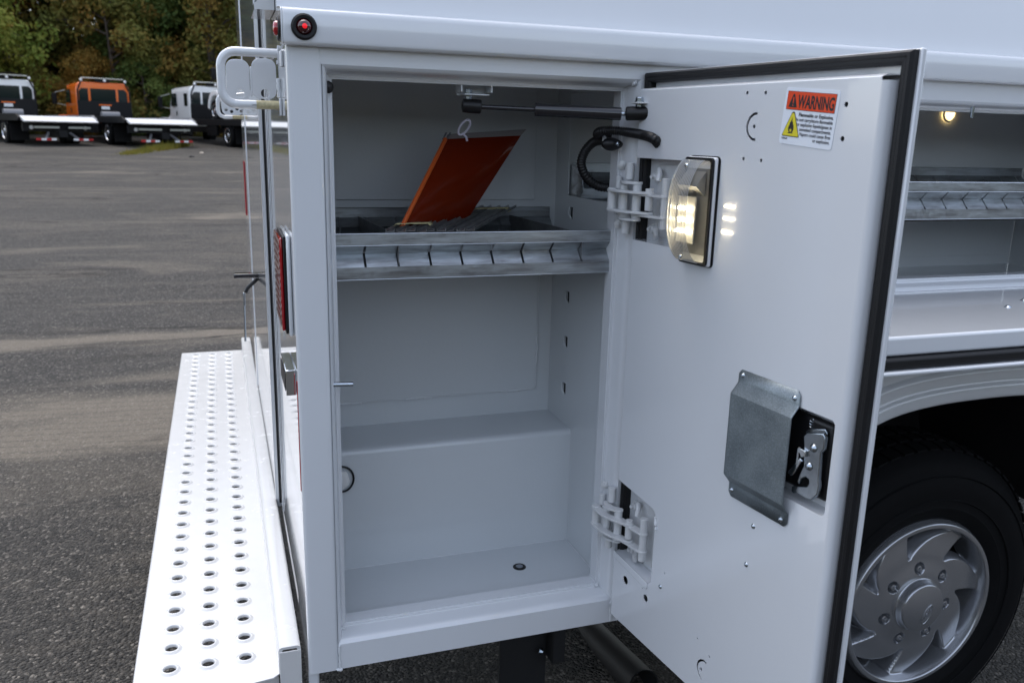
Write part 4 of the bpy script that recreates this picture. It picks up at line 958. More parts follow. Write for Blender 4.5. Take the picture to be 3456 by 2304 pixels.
# ------------------------------------------------------------------ hinges
def hinge():
    ylist = dict(A=.000, A2=.000, B=.030, C=.025, D=.004, E=-.030, F=-.006, G=-.060)
    def vc(px, r0_, r1_, y, r, nm='hinge_pin', par=None):
        a = at_y(px, (r0_ + r1_) / 2, y); k = (a - CAM).length / FPX * 1.0
        top = at_y(px, r0_, y).z; bot = at_y(px, r1_, y).z
        return obj(nm, MB().cyl((a.x, a.y, bot), (a.x, a.y, top), r, 20), M_HINGE, par, bevel=.0008), a
    H, a = vc(2126, 549, 606, ylist['A'], .0078, 'hinge', TR)
    _, a2 = vc(2112, 718, 788, ylist['A2'], .0078, par=H)
    _, b = vc(2089, 594, 636, ylist['B'], .0062, par=H)
    _, b2 = vc(2096, 634, 725, .020, .0060, par=H)
    _, c = vc(2065, 633, 703, ylist['C'], .0080, par=H)
    _, d_ = vc(2106, 622, 732, ylist['D'], .0080, par=H)
    _, e = vc(2148, 618, 746, ylist['E'], .0080, par=H)
    ft_, fb_ = on_door(2193, 637, .030), on_door(2190, 712, .030); f = ft_
    obj('hinge_pin', MB().cyl((ft_.x, ft_.y, fb_.z), ft_, .0072, 20), M_HINGE, H, bevel=.0008)
    gt, gb_ = on_door(2251, 603, .024), on_door(2247, 776, .024); g_ = gt
    obj('hinge_pin', MB().cyl((gt.x, gt.y, gb_.z), gt, .0078, 20), M_HINGE, H, bevel=.0008)
    def link(p, q, zrow, pxr, yr, bow=0.0, w_=.0095, th=.0044):
        zz = at_y(pxr, zrow, yr).z
        p = Vector((p.x, p.y)); q = Vector((q.x, q.y)); t = (q - p).normalized(); nn_ = Vector((-t.y, t.x)); out = []
        n_ = 10; up_, lo_ = [], []
        for i in range(n_ + 1):
            s = i / n_; m_ = p.lerp(q, s) + nn_ * (bow * math.sin(math.pi * s)); ww_ = w_ * (.82 + .18 * abs(2 * s - 1))
            up_.append(m_ + nn_ * ww_); lo_.append(m_ - nn_ * ww_)
        endp = [q + Vector((math.cos(a_), math.sin(a_))) * w_ for a_ in [math.atan2(nn_.y, nn_.x) - math.pi * k / 6 for k in range(1, 6)]]
        endq = [p + Vector((math.cos(a_), math.sin(a_))) * w_ for a_ in [math.atan2(-nn_.y, -nn_.x) - math.pi * k / 6 for k in range(1, 6)]]
        poly = [tuple(v) for v in up_ + endp + lo_[::-1] + endq]
        return obj('hinge_link', MB().prism(poly, lambda u, v: Vector((u, v, zz - th / 2)), lambda u, v: Vector((u, v, zz + th / 2))), M_HINGE, H, bevel=.0006)
    link(c, f, 641, 2065, ylist['C'], -.010); link(c, f, 706, 2065, ylist['C'], -.010)
    link(e, g_, 655, 2148, ylist['E']); link(e, g_, 724, 2148, ylist['E'])
    link(d_, e, 614, 2106, ylist['D'], -.008); link(d_, e, 736, 2106, ylist['D'], -.008)
    # leaf bolted into the door pocket and its U strap with two nuts
    t0 = (Vector((g_.x, g_.y, 0)) - HINGE).dot(DD); 
    leaf = dbox(.046, .105, .806, .932, .0008, .0045); obj('hinge_leaf', leaf, M_HINGE, H, bevel=.001)
    for px, py, sg in ((2218, 597, 1), (2207, 773, -1)):
        nb_ = on_door(px, py, .006); tz = (nb_ - HINGE).dot(DD), nb_.z
        obj('hinge_strap', MB().tube([dp(tz[0] + .010, tz[1] + sg * .000, .006), dp(tz[0] + .012, tz[1] + sg * .010, .010), dp(tz[0] + .020, tz[1] + sg * .013, .016), dp(tz[0] + .028, tz[1] + sg * .006, .021), dp(tz[0] + .029, tz[1] - sg * .006, .024)], .0050, 10), M_HINGE, H)
        obj('nut', MB().lathe([(0, .015), (.0038, .0145), (.0040, .009), (.0076, .0085), (.0082, .002), (.0112, .002), (.0118, 0)], dp(tz[0], tz[1], .005), DN, 6), M_HINGE, H, angle=20)
    for px, py in ((2100, 557), (2087, 755)):
        cpos = at_y(px, py, .030)
        obj('nut', MB().lathe([(0, .009), (.003, .0085), (.0032, .005), (.0062, .0045), (.0066, .001), (.0090, .001), (.0090, 0)], cpos, (-.6, -1, 0), 6), M_HINGE, H, angle=20)
    return H
H1 = hinge(); H1['label'] = 'upper multi-link hinge of the compartment door'
H2 = copy_tree(H1); H2.location = H1.location + Vector((0, 0, -.632)); H2['label'] = 'lower multi-link hinge of the compartment door'

# ------------------------------------------------------------------ things lying on the shelf
B0, B1 = Vector((.150, .12)), Vector((.455, .355))
bd = root('divider_strip_bundle', 'taped bundle of dark metal shelf divider strips lying on the compartment shelf', 'metal strips', (.33, .22, .80))
dirv = (Vector((.50, .42)) - Vector((.235, .18))).normalized(); nv = Vector((-dirv.y, dirv.x))
fl_, fr_ = at_y(1300, 785, .066), at_y(1600, 788, .066); bl_, br_ = at_y(1480, 714, .372), at_y(1742, 724, .372)
fl_.z = fr_.z = .8085; bl_.z = br_.z = .8225
NS = 9
for k in range(NS):
    u0, u1 = (k + .06) / NS, (k + .94) / NS; jit = Vector((0, random.uniform(-.012, .012), 0)); dz = Vector((0, 0, .0008 * (k % 3)))
    a0_, a1_ = fl_.lerp(fr_, u0) + jit + dz, fl_.lerp(fr_, u1) + jit + dz; b0_, b1_ = bl_.lerp(br_, u0) + jit * .3 + dz, bl_.lerp(br_, u1) + jit * .3 + dz
    m_ = MB(); up3 = Vector((0, 0, .0035)); w0_, w1_ = (a1_ - a0_) * .12, (b1_ - b0_) * .12
    sec = lambda p, q, w_: [p + up3, p + w_ * .6, p + w_ * .6 - up3 * .4, q - w_ * .6 - up3 * .4, q - w_ * .6, q + up3, q + up3 + w_ * .15, q + w_ * .1 - up3 * .7, p - w_ * .1 - up3 * .7, p + up3 - w_ * .15]
    A_, B_ = sec(a0_, a1_, w0_), sec(b0_, b1_, w1_); n_s = len(A_)
    m_.add(A_ + B_, [tuple(range(n_s)), tuple(range(2 * n_s - 1, n_s - 1, -1))] + [(i, i + n_s, (i + 1) % n_s + n_s, (i + 1) % n_s) for i in range(n_s)])
    obj('divider_strip', m_, M_STRIP, bd, smooth=False)
def tape(s_, u0, u1):
    vs = []; n_ = 12
    for i in range(n_ + 1):
        u = u0 + (u1 - u0) * i / n_
        for ds in (-.035, .035):
            p = fl_.lerp(fr_, u).lerp(bl_.lerp(br_, u), s_ + ds + random.uniform(-.012, .012)); p.z += .0062 - (.007 if i in (0, n_) else 0); vs.append(p)
    return MB().add(vs, [(2 * i, 2 * i + 1, 2 * i + 3, 2 * i + 2) for i in range(n_)])
for s_, u0, u1 in ((.16, -.01, .42), (.80, .55, 1.01)):
    o_ = obj('tape_band', tape(s_, u0, u1), M_TAPE, bd); q = o_.modifiers.new('t', 'SOLIDIFY'); q.thickness = .0006
# orange document pouch leaning back against the wall
pr = root('document_pouch', 'translucent orange plastic document pouch standing on the shelf with a white tie ring', 'pouch', (.26, .12, .80))
c0, c1, c2, c3 = at_y(1345, 786, .100), at_y(1502, 470, .235), at_y(1758, 458, .275), at_y(1578, 740, .215)
nn = (c1 - c0).cross(c3 - c0).normalized()
if nn.y > 0: nn = -nn
def pq(a, b, c, d, o): return [p + nn * o for p in (a, b, c, d)]
N_ = 14; mb = MB(); vs = []
for side in (1, -1):
    for i in range(N_ + 1):
        for j in range(N_ + 1):
            u, v = i / N_, j / N_
            p = c0.lerp(c3, u).lerp(c1.lerp(c2, u), v) ; bul = .0055 * (math.sin(math.pi * u) * math.sin(math.pi * v)) ** .5 if 0 < u < 1 and 0 < v < 1 else 0
            bul += .0012 * mnoise.noise(Vector((u * 5, v * 7, side)))
            vs.append(p + nn * side * max(0.0004, bul))
for s_ in (0, 1):
    o_ = s_ * (N_ + 1) ** 2
    mb.add([], []) if False else None
faces = []
for s_ in (0, 1):
    o_ = s_ * (N_ + 1) ** 2
    faces += [(o_ + i * (N_ + 1) + j, o_ + i * (N_ + 1) + j + 1, o_ + (i + 1) * (N_ + 1) + j + 1, o_ + (i + 1) * (N_ + 1) + j) for i in range(N_) for j in range(N_)]
mb.add(vs, faces); obj('pouch_sleeve', mb, M_POUCH, pr, angle=60)
e0 = c0.lerp(c3, .0); 
obj('spine_seam', MB().tube([c0 + nn * .001, c1 + nn * .001], .0042, 10), mat('orange_seam', (.5, .09, .015), .3), pr)
ic = lambda u, v, o=0: c0.lerp(c3, u).lerp(c1.lerp(c2, u), v) + nn * o
obj('booklet', MB().add([ic(.22, .10, -.0004), ic(.86, .10, -.0004), ic(.84, .56, -.0004), ic(.26, .52, -.0004), ic(.22, .10, .0004), ic(.86, .10, .0004), ic(.84, .56, .0004), ic(.26, .52, .0004)], [(0, 1, 2, 3), (7, 6, 5, 4), (0, 4, 5, 1), (1, 5, 6, 2), (2, 6, 7, 3), (3, 7, 4, 0)]), mat('dark_booklet', (.03, .02, .02), .4), pr)
tp = [c1, c2, c2 + (c2 - c3).normalized() * .016 + Vector((.004, 0, .001)), c1 + (c1 - c0).normalized() * .014]
mb = MB().add(tp, [(0, 1, 2, 3)]); obj('clear_top', mb, M_CLEARV, pr)
kp = c1 + (c1 - c0).normalized() * .012; kd = (c1 - c0).normalized()
cl = MB(); 
for s_ in (-.004, .004): cl.tube([kp - kd * .012 + Vector((s_, 0, 0)), kp + kd * .006 + Vector((s_, 0, 0))], .0017, 8)
obj('metal_clip', cl, M_STEEL, pr)
rc = at_y(1567, 430, .225); ra = Vector((.6, 0, .8)).normalized(); rb_ = Vector((.30, .9, -.2)).normalized()
obj('tie_ring', MB().tube([rc + Vector((.55, -.2, .82)).normalized() * (.0165 * math.cos(a_)) + Vector((.82, .1, -.5)).normalized() * (.0080 * math.sin(a_)) for a_ in [2 * math.pi * i / 32 for i in range(33)]], .0024, 8, caps=False), M_TIE, pr)
obj('tie_tail', MB().tube([rc + Vector((-.001, 0, -.014)), rc + Vector((.004, 0, -.018)), rc + Vector((.006, 0, -.026))], .0022, 6), M_TIE, pr)

# ------------------------------------------------------------------ tow trucks in the background
M_BLKP = mat('black_truck_paint', (.008, .008, .009), .5, spec=.2)
M_WHT = mat('truck_white', (.82, .83, .83), .25, coat=.6)
M_ORG = mat('truck_orange', (.80, .15, .015), .25, coat=.6)
M_WHL = mat('polished_wheel', (.72, .73, .75), .2, metal=.9)
M_DKG = mat('deck_grey', (.22, .22, .23), .5)
M_TWHT = mat('reflective_white', (.75, .75, .75), .4)
M_TRED = mat('reflective_red', (.45, .01, .01), .4)
M_AMB = mat('amber_lens', (.5, .16, .02), .3)
M_LBAR = mat('light_bar_grey', (.42, .43, .38), .4)
def disc_wheel(x, y, R_, wd, side, parent, rim=M_WHL):
    t_ = obj('wheel', MB().lathe([(R_ * .58, 0), (R_ * .9, -.02), (R_, .02), (R_, wd - .02), (R_ * .9, wd), (R_ * .58, wd)], (x, y, R_), (-side, 0, 0), 32, True), M_TYRE, parent)
    obj('rim', MB().lathe([(0, -.03), (R_ * .2, -.02), (R_ * .24, .02), (R_ * .3, .03), (R_ * .5, .05), (R_ * .56, -.025), (R_ * .62, -.02)], (x, y, R_), (-side, 0, 0), 28), rim, t_)
    return t_
def cabpoly(wd, z0, z1, r): return rrect(-wd / 2, wd / 2, z0, z1, r)
def flatbed(label, paint, ext=0.0, group='tow trucks parked in a row at the trees'):
    T = root('flatbed_tow_truck', label, 'tow truck', (0, 0, 0), group)
    DKH = 1.00; BL = 6.3; CY = 6.75; CL = 1.75 + ext
    # bed
    obj('bed', MB().box(-1.22, 1.22, .55, BL, DKH - .14, DKH), M_DKG, T, bevel=.01)
    obj('tail_plate', MB().prism([(0, .84), (.58, DKH + .015), (.58, DKH - .10), (.05, .80)], lambda u, v: Vector((-1.20, u, v)), lambda u, v: Vector((1.20, u, v))), M_TWHT, T, bevel=.006)
    for s in (-1, 1):
        obj('side_rail', MB().prism([(.45, DKH - .16), (BL, DKH - .16), (BL, DKH + .08), (.75, DKH + .08), (.35, DKH - .06)], lambda u, v: Vector((s * 1.22, u, v)), lambda u, v: Vector((s * 1.29, u, v))), M_BLKP if s < 0 else M_DKG, T, bevel=.008)
        obj('frame_rail', MB().box(s * .42 - .05, s * .42 + .05, .6, 8.5, .55, .80), M_BLKP, T)
        disc_wheel(s * 1.22, 2.55, .47, .56, s, T)
        obj('mud_flap', MB().box(s * .92 - .30, s * .92 + .30, 1.80, 1.82, .16, .76), M_BLKP, T)
        obj('fender', MB().prism([(1.9, .72), (2.0, .92), (3.1, .92), (3.2, .72), (3.12, .72), (3.05, .86), (2.05, .86), (1.98, .72)], lambda u, v: Vector((s * .66, u, v)), lambda u, v: Vector((s * 1.24, u, v))), M_BLKP, T)
        obj('work_lamp', MB().lathe([(0, .03), (.06, .02), (.07, 0), (.05, -.06), (0, -.07)], (s * .88, .48, .62), (0, -1, 0), 16), M_TWHT, T)
        obj('tail_lamp', MB().box(s * 1.05 - .08, s * 1.05 + .08, .50, .54, .60, .66), M_TRED, T)
        obj('tool_box', MB().box(s * 1.18 - .06 if s > 0 else -1.24, 1.24 if s > 0 else -1.12, 3.6, 4.6, .45, .84), M_TWHT if s > 0 else M_BLKP, T, bevel=.01)
        # underlift forks with red and white bars
        obj('lift_fork', MB().tube([(s * .35, .5, .45), (s * .50, .25, .28), (s * .50, -.05, .22)], .045, 8), M_DKG, T)
        bar = MB(); bar2 = MB()
        for k in range(4):
            x0 = s * (.28 + k * .16); (bar if k % 2 else bar2).box(min(x0, x0 + s * .16), max(x0, x0 + s * .16), -.12, -.07, .20, .27)
        obj('lift_bar', bar2, M_TWHT, T); obj('lift_bar', bar, M_TRED, T)
    obj('bumper_bar', MB().box(-.85, -.05, .22, .30, .60, .67), M_LBAR, T, bevel=.01)
    obj('bumper_bar', MB().box(.25, .98, .22, .30, .60, .67), M_LBAR, T, bevel=.01)
    obj('rear_crossmember', MB().box(-1.15, 1.15, .48, .62, .50, .78), M_BLKP, T)
    obj('lift_boom', MB().box(-.14, .14, .0, 1.6, .30, .52), M_BLKP, T, bevel=.01)
    obj('winch', MB().cyl((-.35, 6.05, 1.16), (.35, 6.05, 1.16), .13, 16), M_DKG, T)
    # cab
    cb_ = obj('cab', MB().prism(cabpoly(2.12, .92, 2.46, .26), lambda u, v: Vector((u * (1.0), CY, v)), lambda u, v: Vector((u * .95, CY + CL - .25, v - .05))), paint, T, bevel=.07, segs=3)
    obj('cab_front', MB().prism([(CY + CL - .26, .95), (CY + CL + .18, .95), (CY + CL + .10, 1.55), (CY + CL - .26, 2.36)], lambda u, v: Vector((-.98, u, v)), lambda u, v: Vector((.98, u, v))), paint, T, bevel=.03)
    obj('hood', MB().prism([(CY + CL + .15, .70), (CY + CL + 1.55, .66), (CY + CL + 1.5, 1.15), (CY + CL + 1.2, 1.32), (CY + CL + .12, 1.50)], lambda u, v: Vector((-.62, u, v)), lambda u, v: Vector((.62, u, v))), paint, T, bevel=.08, segs=3)
    for s in (-1, 1):
        obj('front_fender', MB().prism([(CY + CL + .1, .62), (CY + CL + .14, .95), (CY + CL + .42, 1.14), (CY + CL + .98, 1.14), (CY + CL + 1.3, .90), (CY + CL + 1.35, .62), (CY + CL + 1.2, .62), (CY + CL + 1.05, .88), (CY + CL + .72, .98), (CY + CL + .38, .86), (CY + CL + .26, .62)], lambda u, v: Vector((s * .60, u, v)), lambda u, v: Vector((s * 1.14, u, v))), paint, T, bevel=.03)
        disc_wheel(s * 1.12, CY + CL + .72, .46, .30, s, T)
        # side windows
        obj('side_window', MB().prism([(CY + CL - .95, 1.62), (CY + CL - .30, 1.62), (CY + CL - .42, 2.16), (CY + CL - .95, 2.16)], lambda u, v: Vector((s * 1.058, u, v)), lambda u, v: Vector((s * 1.068, u, v))), M_GLASSDK, T)
        if ext > 0: obj('side_window', MB().box(min(s * 1.062, s * 1.07), max(s * 1.062, s * 1.07), CY + .25, CY + .62, 1.62, 2.14), M_GLASSDK, T)
        obj('door_pull', MB().box(min(s * 1.062, s * 1.08), max(s * 1.062, s * 1.08), CY + CL - .98, CY + CL - .92, 1.22, 1.42), M_BLKP, T)
        mr = obj('mirror', MB().box(s * 1.45 - .09, s * 1.45 + .09, CY + CL - .12, CY + CL + .0, 1.55, 2.02), M_BLKP, T, bevel=.03)
        obj('mirror_arm', MB().tube([(s * 1.02, CY + CL - .1, 2.15), (s * 1.40, CY + CL - .06, 2.04), (s * 1.42, CY + CL - .06, 1.60), (s * 1.02, CY + CL - .1, 1.52)], .018, 6), M_LBAR, mr)
        # rear quarter windows
        obj('rear_window', MB().prism([(s * .59, 1.70), (s * .95, 1.70), (s * .95, 2.08), (s * .84, 2.20), (s * .59, 2.20)], lambda u, v: Vector((u, CY - .012, v)), lambda u, v: Vector((u, CY - .004, v))), M_GLASSDK, T, bevel=.003)
        # headache rack posts leaning over the roof corners
        obj('rack_post', MB().tube([(s * 1.02, CY - .10, .98), (s * 1.02, CY - .10, 2.10), (s * .86, CY - .08, 2.46), (s * .80, CY - .04, 2.56)], .032, 8), M_BLKP, T)
    obj('rear_window', MB().box(-.50, .50, CY - .012, CY - .004, 1.70, 2.20), M_GLASSDK, T, bevel=.003)
    obj('rack_panel', MB().box(-1.06, 1.06, CY - .16, CY - .06, .98, 1.70), M_BLKP, T, bevel=.01)
    obj('rack_shelf', MB().box(-.98, .98, CY - .30, CY - .08, .98, 1.12), M_BLKP, T)
    obj('notice_plate', MB().box(-.16, .16, CY - .175, CY - .165, 1.38, 1.50), M_TWHT, T)
    obj('notice_strip', MB().box(-.25, .25, CY - .175, CY - .165, 1.53, 1.575), M_ORG, T)
    obj('light_bar', MB().box(-.82, .82, CY - .10, CY + .12, 2.585, 2.63), M_LBAR, T, bevel=.02)
    obj('light_bar_foot', MB().box(-.3, .3, CY - .03, CY + .03, 2.46, 2.585), M_BLKP, T)
    for x_ in (-.86, 0.05, .86): obj('beacon', MB().lathe([(0, .06), (.045, .045), (.06, 0), (.045, -.05), (0, -.055)], (x_, CY - .14, 2.52), (0, -1, 0), 12), M_TWHT, T)
    return T
PSI = rad(22)
t1 = flatbed('orange cab flatbed tow truck, its white tail plate lowered towards us', M_ORG); 
t1.location = (-1.83, 32.6, gz(32.8)); t1.rotation_euler = (0, 0, PSI + rad(1))
t0 = flatbed('white cab flatbed tow truck at the left edge, beside the orange one', M_WHT)
t0.location = (-5.15, 32.5, gz(32.8)); t0.rotation_euler = (0, 0, PSI + rad(3))
t2 = flatbed('white extended cab tow truck carrying another truck on its black bed', M_WHT, ext=.75)
t2.location = (2.42, 32.3, gz(32.6)); t2.rotation_euler = (0, 0, PSI)
# the truck riding on the third bed
LDT = root('carried_truck', 'white truck with rounded fender riding on the bed of a tow truck', 'truck', (0, 0, 0))
disc_wheel(-1.14, 3.7, .42, .26, -1, LDT); disc_wheel(1.14, 3.7, .42, .26, 1, LDT); disc_wheel(-1.1, .6, .42, .5, -1, LDT); disc_wheel(1.1, .6, .42, .5, 1, LDT)
for s in (-1, 1):
    fo_ = [(2.95, .45), (3.02, .85), (3.25, 1.10), (3.55, 1.20), (3.90, 1.20), (4.20, 1.08), (4.42, .82), (4.50, .50), (4.34, .45), (4.24, .72), (4.02, .93), (3.70, 1.0), (3.38, .92), (3.18, .70), (3.12, .45)]
    obj('front_fender', MB().prism(fo_, lambda u, v: Vector((s * .62, u, v)), lambda u, v: Vector((s * 1.12, u, v))), M_WHT, LDT, bevel=.05, segs=3)
    obj('mirror', MB().box(s * 1.4 - .08, s * 1.4 + .08, 2.9, 3.05, 1.55, 2.0), M_BLKP, LDT, bevel=.03)
obj('hood', MB().prism([(2.85, .60), (4.65, .55), (4.70, 1.05), (4.40, 1.32), (2.85, 1.62)], lambda u, v: Vector((-.66, u, v)), lambda u, v: Vector((.66, u, v))), M_WHT, LDT, bevel=.12, segs=4)
obj('cab', MB().prism([(1.2, .6), (2.9, .6), (2.85, 1.55), (2.45, 2.25), (1.2, 2.25)], lambda u, v: Vector((-1.05, u, v)), lambda u, v: Vector((1.05, u, v))), M_WHT, LDT, bevel=.08, segs=3)
obj('bed', MB().box(-1.15, 1.15, -1.2, 1.1, .65, .85), M_DKG, LDT)
def tl_(T, v): return T.location + Matrix.Rotation(PSI, 3, 'Z') @ Vector(v)
LDT.location = tl_(t2, (0, .2, 1.0)); LDT.rotation_euler = (0, 0, PSI)

# ------------------------------------------------------------------ trees
def leaf_material(name, cols, scale=.55):
    m, t, b = pbsdf(name); N = t.nodes; L = t.links
    tc = N.new('ShaderNodeTexCoord'); oi = N.new('ShaderNodeObjectInfo')
    n1 = N.new('ShaderNodeTexNoise'); n1.inputs['Scale'].default_value = scale; n1.inputs['Detail'].default_value = 5; n1.noise_dimensions = '4D'; n1.inputs['Roughness'].default_value = .75
    mm = N.new('ShaderNodeMath'); mm.operation = 'MULTIPLY'; mm.inputs[1].default_value = 37; L.new(oi.outputs['Random'], mm.inputs[0]); L.new(mm.outputs[0], n1.inputs['W'])
    L.new(tc.outputs['Object'], n1.inputs['Vector'])
    r = N.new('ShaderNodeValToRGB'); el_ = r.color_ramp.elements
    pos = [.30, .43, .52, .60, .70]
    el_[0].position = pos[0]; el_[0].color = (*cols[0], 1); el_[1].position = pos[-1]; el_[1].color = (*cols[-1], 1)
    for p, c in zip(pos[1:-1], cols[1:-1]): e = el_.new(p); e.color = (*c, 1)
    L.new(n1.outputs['Fac'], r.inputs[0])
    g = N.new('ShaderNodeTexNoise'); g.inputs['Scale'].default_value = 9; L.new(tc.outputs['Object'], g.inputs['Vector'])
    hs = N.new('ShaderNodeHueSaturation'); mr = N.new('ShaderNodeMapRange'); mr.inputs['To Min'].default_value = .6; mr.inputs['To Max'].default_value = 1.4
    L.new(g.outputs['Fac'], mr.inputs['Value']); L.new(mr.outputs[0], hs.inputs['Value']); L.new(r.outputs[0], hs.inputs['Color'])
    L.new(hs.outputs[0], b.inputs['Base Color']); b.inputs['Roughness'].default_value = .7; b.inputs['Specular IOR Level'].default_value = .2
    tl__ = N.new('ShaderNodeBsdfTranslucent'); L.new(hs.outputs[0], tl__.inputs[0]); mx = N.new('ShaderNodeMixShader'); mx.inputs[0].default_value = .3
    L.new(b.outputs[0], mx.inputs[1]); L.new(tl__.outputs[0], mx.inputs[2]); L.new(mx.outputs[0], N['Material Output'].inputs[0])
    return m
M_LF1 = leaf_material('autumn_leaves_dark', [(0.088, 0.107, 0.028), (0.147, 0.161, 0.039), (0.196, 0.172, 0.043), (0.240, 0.147, 0.035), (0.240, 0.147, 0.035)])
M_LF2 = leaf_material('autumn_leaves_orange', [(0.092, 0.092, 0.021), (0.184, 0.138, 0.031), (0.240, 0.138, 0.028), (0.240, 0.146, 0.028), (0.240, 0.153, 0.031)])
M_LF3 = leaf_material('leaves_green', [(0.088, 0.140, 0.032), (0.149, 0.211, 0.039), (0.211, 0.240, 0.046), (0.240, 0.240, 0.046), (0.240, 0.158, 0.035)], .8)
M_LF4 = leaf_material('leaves_dark_green', [(0.052, 0.099, 0.032), (0.082, 0.136, 0.038), (0.118, 0.165, 0.041), (0.153, 0.188, 0.047), (0.211, 0.200, 0.052)])
M_BARK = mat('bark', (.075, .062, .05), .9, bump=.8, bscale=14, var=.3, vscale=3)
def tree_meshes(seed, H, crown_r, crown_z0, n_leaf, leaf, droop=.0):
    rn = random.Random(seed); tb = MB()
    lean = Vector((rn.uniform(-.05, .05), rn.uniform(-.05, .05), 0))
    pts = [Vector((0, 0, -.3)) + lean * z * 1.0 + Vector((0, 0, z)) + Vector((mnoise.noise(Vector((seed, z * .2, 0))), mnoise.noise(Vector((seed, 5, z * .2))), 0)) * .3 for z in [H * k / 9 for k in range(10)]]
    r0 = H * .013 + .05
    tb.tube(pts, 0, 8, radii=[r0 * (1 - .085 * k) for k in range(10)])
    clumps = []
    nl = 26
    for i in range(nl):
        f = rn.uniform(crown_z0 / H, .95); base = pts[min(9, int(f * 9))].lerp(pts[min(9, int(f * 9) + 1)], (f * 9) % 1)
        a = rn.uniform(0, 2 * math.pi); prof_r = crown_r * (math.sin(math.pi * min(1, max(0.05, (f * H - crown_z0 * .6) / (H - crown_z0 * .6)))) ** .55) * rn.uniform(.65, 1.1)
        tip = base + Vector((math.cos(a) * prof_r, math.sin(a) * prof_r, prof_r * rn.uniform(.0, .5) - droop * prof_r))
        mid = base.lerp(tip, .5) + Vector((0, 0, prof_r * .12))
        tb.tube([base, mid, tip], 0, 5, radii=[r0 * .38, r0 * .22, r0 * .07])
        clumps.append((tip, rn.uniform(.5, 1.0))); clumps.append((mid + Vector([rn.uniform(-.5, .5) for _ in range(3)]), rn.uniform(.5, .95)))
        for q in range(3):
            b2 = base.lerp(tip, rn.uniform(.45, .95)); off = Vector((rn.gauss(0, 1), rn.gauss(0, 1), rn.gauss(0, .7))) * crown_r * .22
            tb.tube([b2, b2 + off], 0, 4, radii=[r0 * .12, r0 * .04]); clumps.append((b2 + off, rn.uniform(.4, .85)))
    lb = MB(); vs = []; fs = []
    per = n_leaf // len(clumps)
    for c, s in clumps:
        cr = crown_r * .26 * s + .25
        for k in range(int(per * s * 1.4)):
            d_ = Vector((rn.gauss(0, 1), rn.gauss(0, 1), rn.gauss(0, .75))); d_ = d_.normalized() * cr * rn.random() ** .45
            p = c + d_; sz = leaf * rn.uniform(.6, 1.4)
            n_ = (d_.normalized() * .6 + Vector((rn.uniform(-1, 1), rn.uniform(-1, 1), rn.uniform(-.3, 1)))).normalized()
            u = n_.orthogonal().normalized(); a = rn.uniform(0, 6.28); v = n_.cross(u); u2 = u * math.cos(a) + v * math.sin(a); v2 = n_.cross(u2)
            o_ = len(vs); vs += [p - u2 * sz, p - v2 * sz * .55 + n_ * sz * .12, p + u2 * sz, p + v2 * sz * .55 + n_ * sz * .12]; fs.append((o_, o_ + 1, o_ + 2, o_ + 3))
    lb.v = [tuple(v) for v in vs]; lb.f = fs
    lm_ = bpy.data.meshes.new('crown'); lm_.from_pydata(lb.v, [], lb.f)
    return tb.mesh('trunk'), lm_
ORD = ('front', 'second', 'third', 'fourth', 'rearmost')
def proj_px(p):
    q = RC.transposed() @ (Vector(p) - CAM); return 1728 + FPX * q.x / q.y if q.y > 0 else -9999
def spot(x, y):
    px = proj_px((x, y, 3))
    for lim, ph in ((-200, 'far beyond the left edge'), (0, 'just past the left edge'), (70, 'above the left white cab'), (150, 'right of the left white cab'), (235, 'in the gap left of the orange cab'),
                    (340, 'left over the orange cab'), (440, 'right over the orange cab'), (500, 'just right of the orange cab'), (570, 'just left of the extended white cab'), (640, 'above the extended white cab'),
                    (720, 'above the carried truck'), (830, 'beside the grab handle'), (1000, 'at the service truck edge'), (99999, 'behind the service truck')):
        if px < lim: return ph
variants = []
for sd_, H, cr, cz0, nl, lf in ((3, 15, 3.6, 2.2, 17000, .13), (8, 17, 3.4, 1.6, 17000, .13), (21, 14, 3.8, 1.2, 17000, .14), (34, 18, 3.2, 3.0, 15000, .13), (55, 7.5, 3.2, .5, 14000, .12)):
    variants.append(tree_meshes(sd_, H, cr, cz0, nl, lf))
def place_tree(vi, x, y, s, rot, leafm, label, name='autumn_tree', group='trees of the wood behind the trucks'):
    T = bpy.data.objects.new(name, None); COL.objects.link(T); T['label'] = label; T['category'] = 'tree'; T['group'] = group; T.empty_display_size = .3
    tm, lm_ = variants[vi]
    key = (vi, leafm.name)
    if key not in TM:
        l2 = lm_.copy(); l2.materials.clear(); l2.materials.append(leafm); t2_ = tm.copy(); t2_.materials.clear(); t2_.materials.append(M_BARK); TM[key] = (t2_, l2)
    a, b = TM[key]
    o1 = bpy.data.objects.new('trunk', a); o2 = bpy.data.objects.new('crown', b)
    for o_ in (o1, o2): COL.objects.link(o_); o_.parent = T
    T.location = (x, y, gz(min(y, 90)) - .05); T.scale = (s, s, s); T.rotation_euler = (0, 0, rot); TREES.append(T); return T
TM = {}; TREES = []; adj = {'d': 'olive brown', 'o': 'orange tinged', 'g': 'dark green'}
rn = random.Random(5)
kinds = {'d': (M_LF1, 'brown and olive tree in the wood behind the tow trucks'), 'o': (M_LF2, 'orange tinged autumn tree in the wood behind the tow trucks'), 'g': (M_LF4, 'dark green tree in the wood behind the tow trucks')}
row = 0
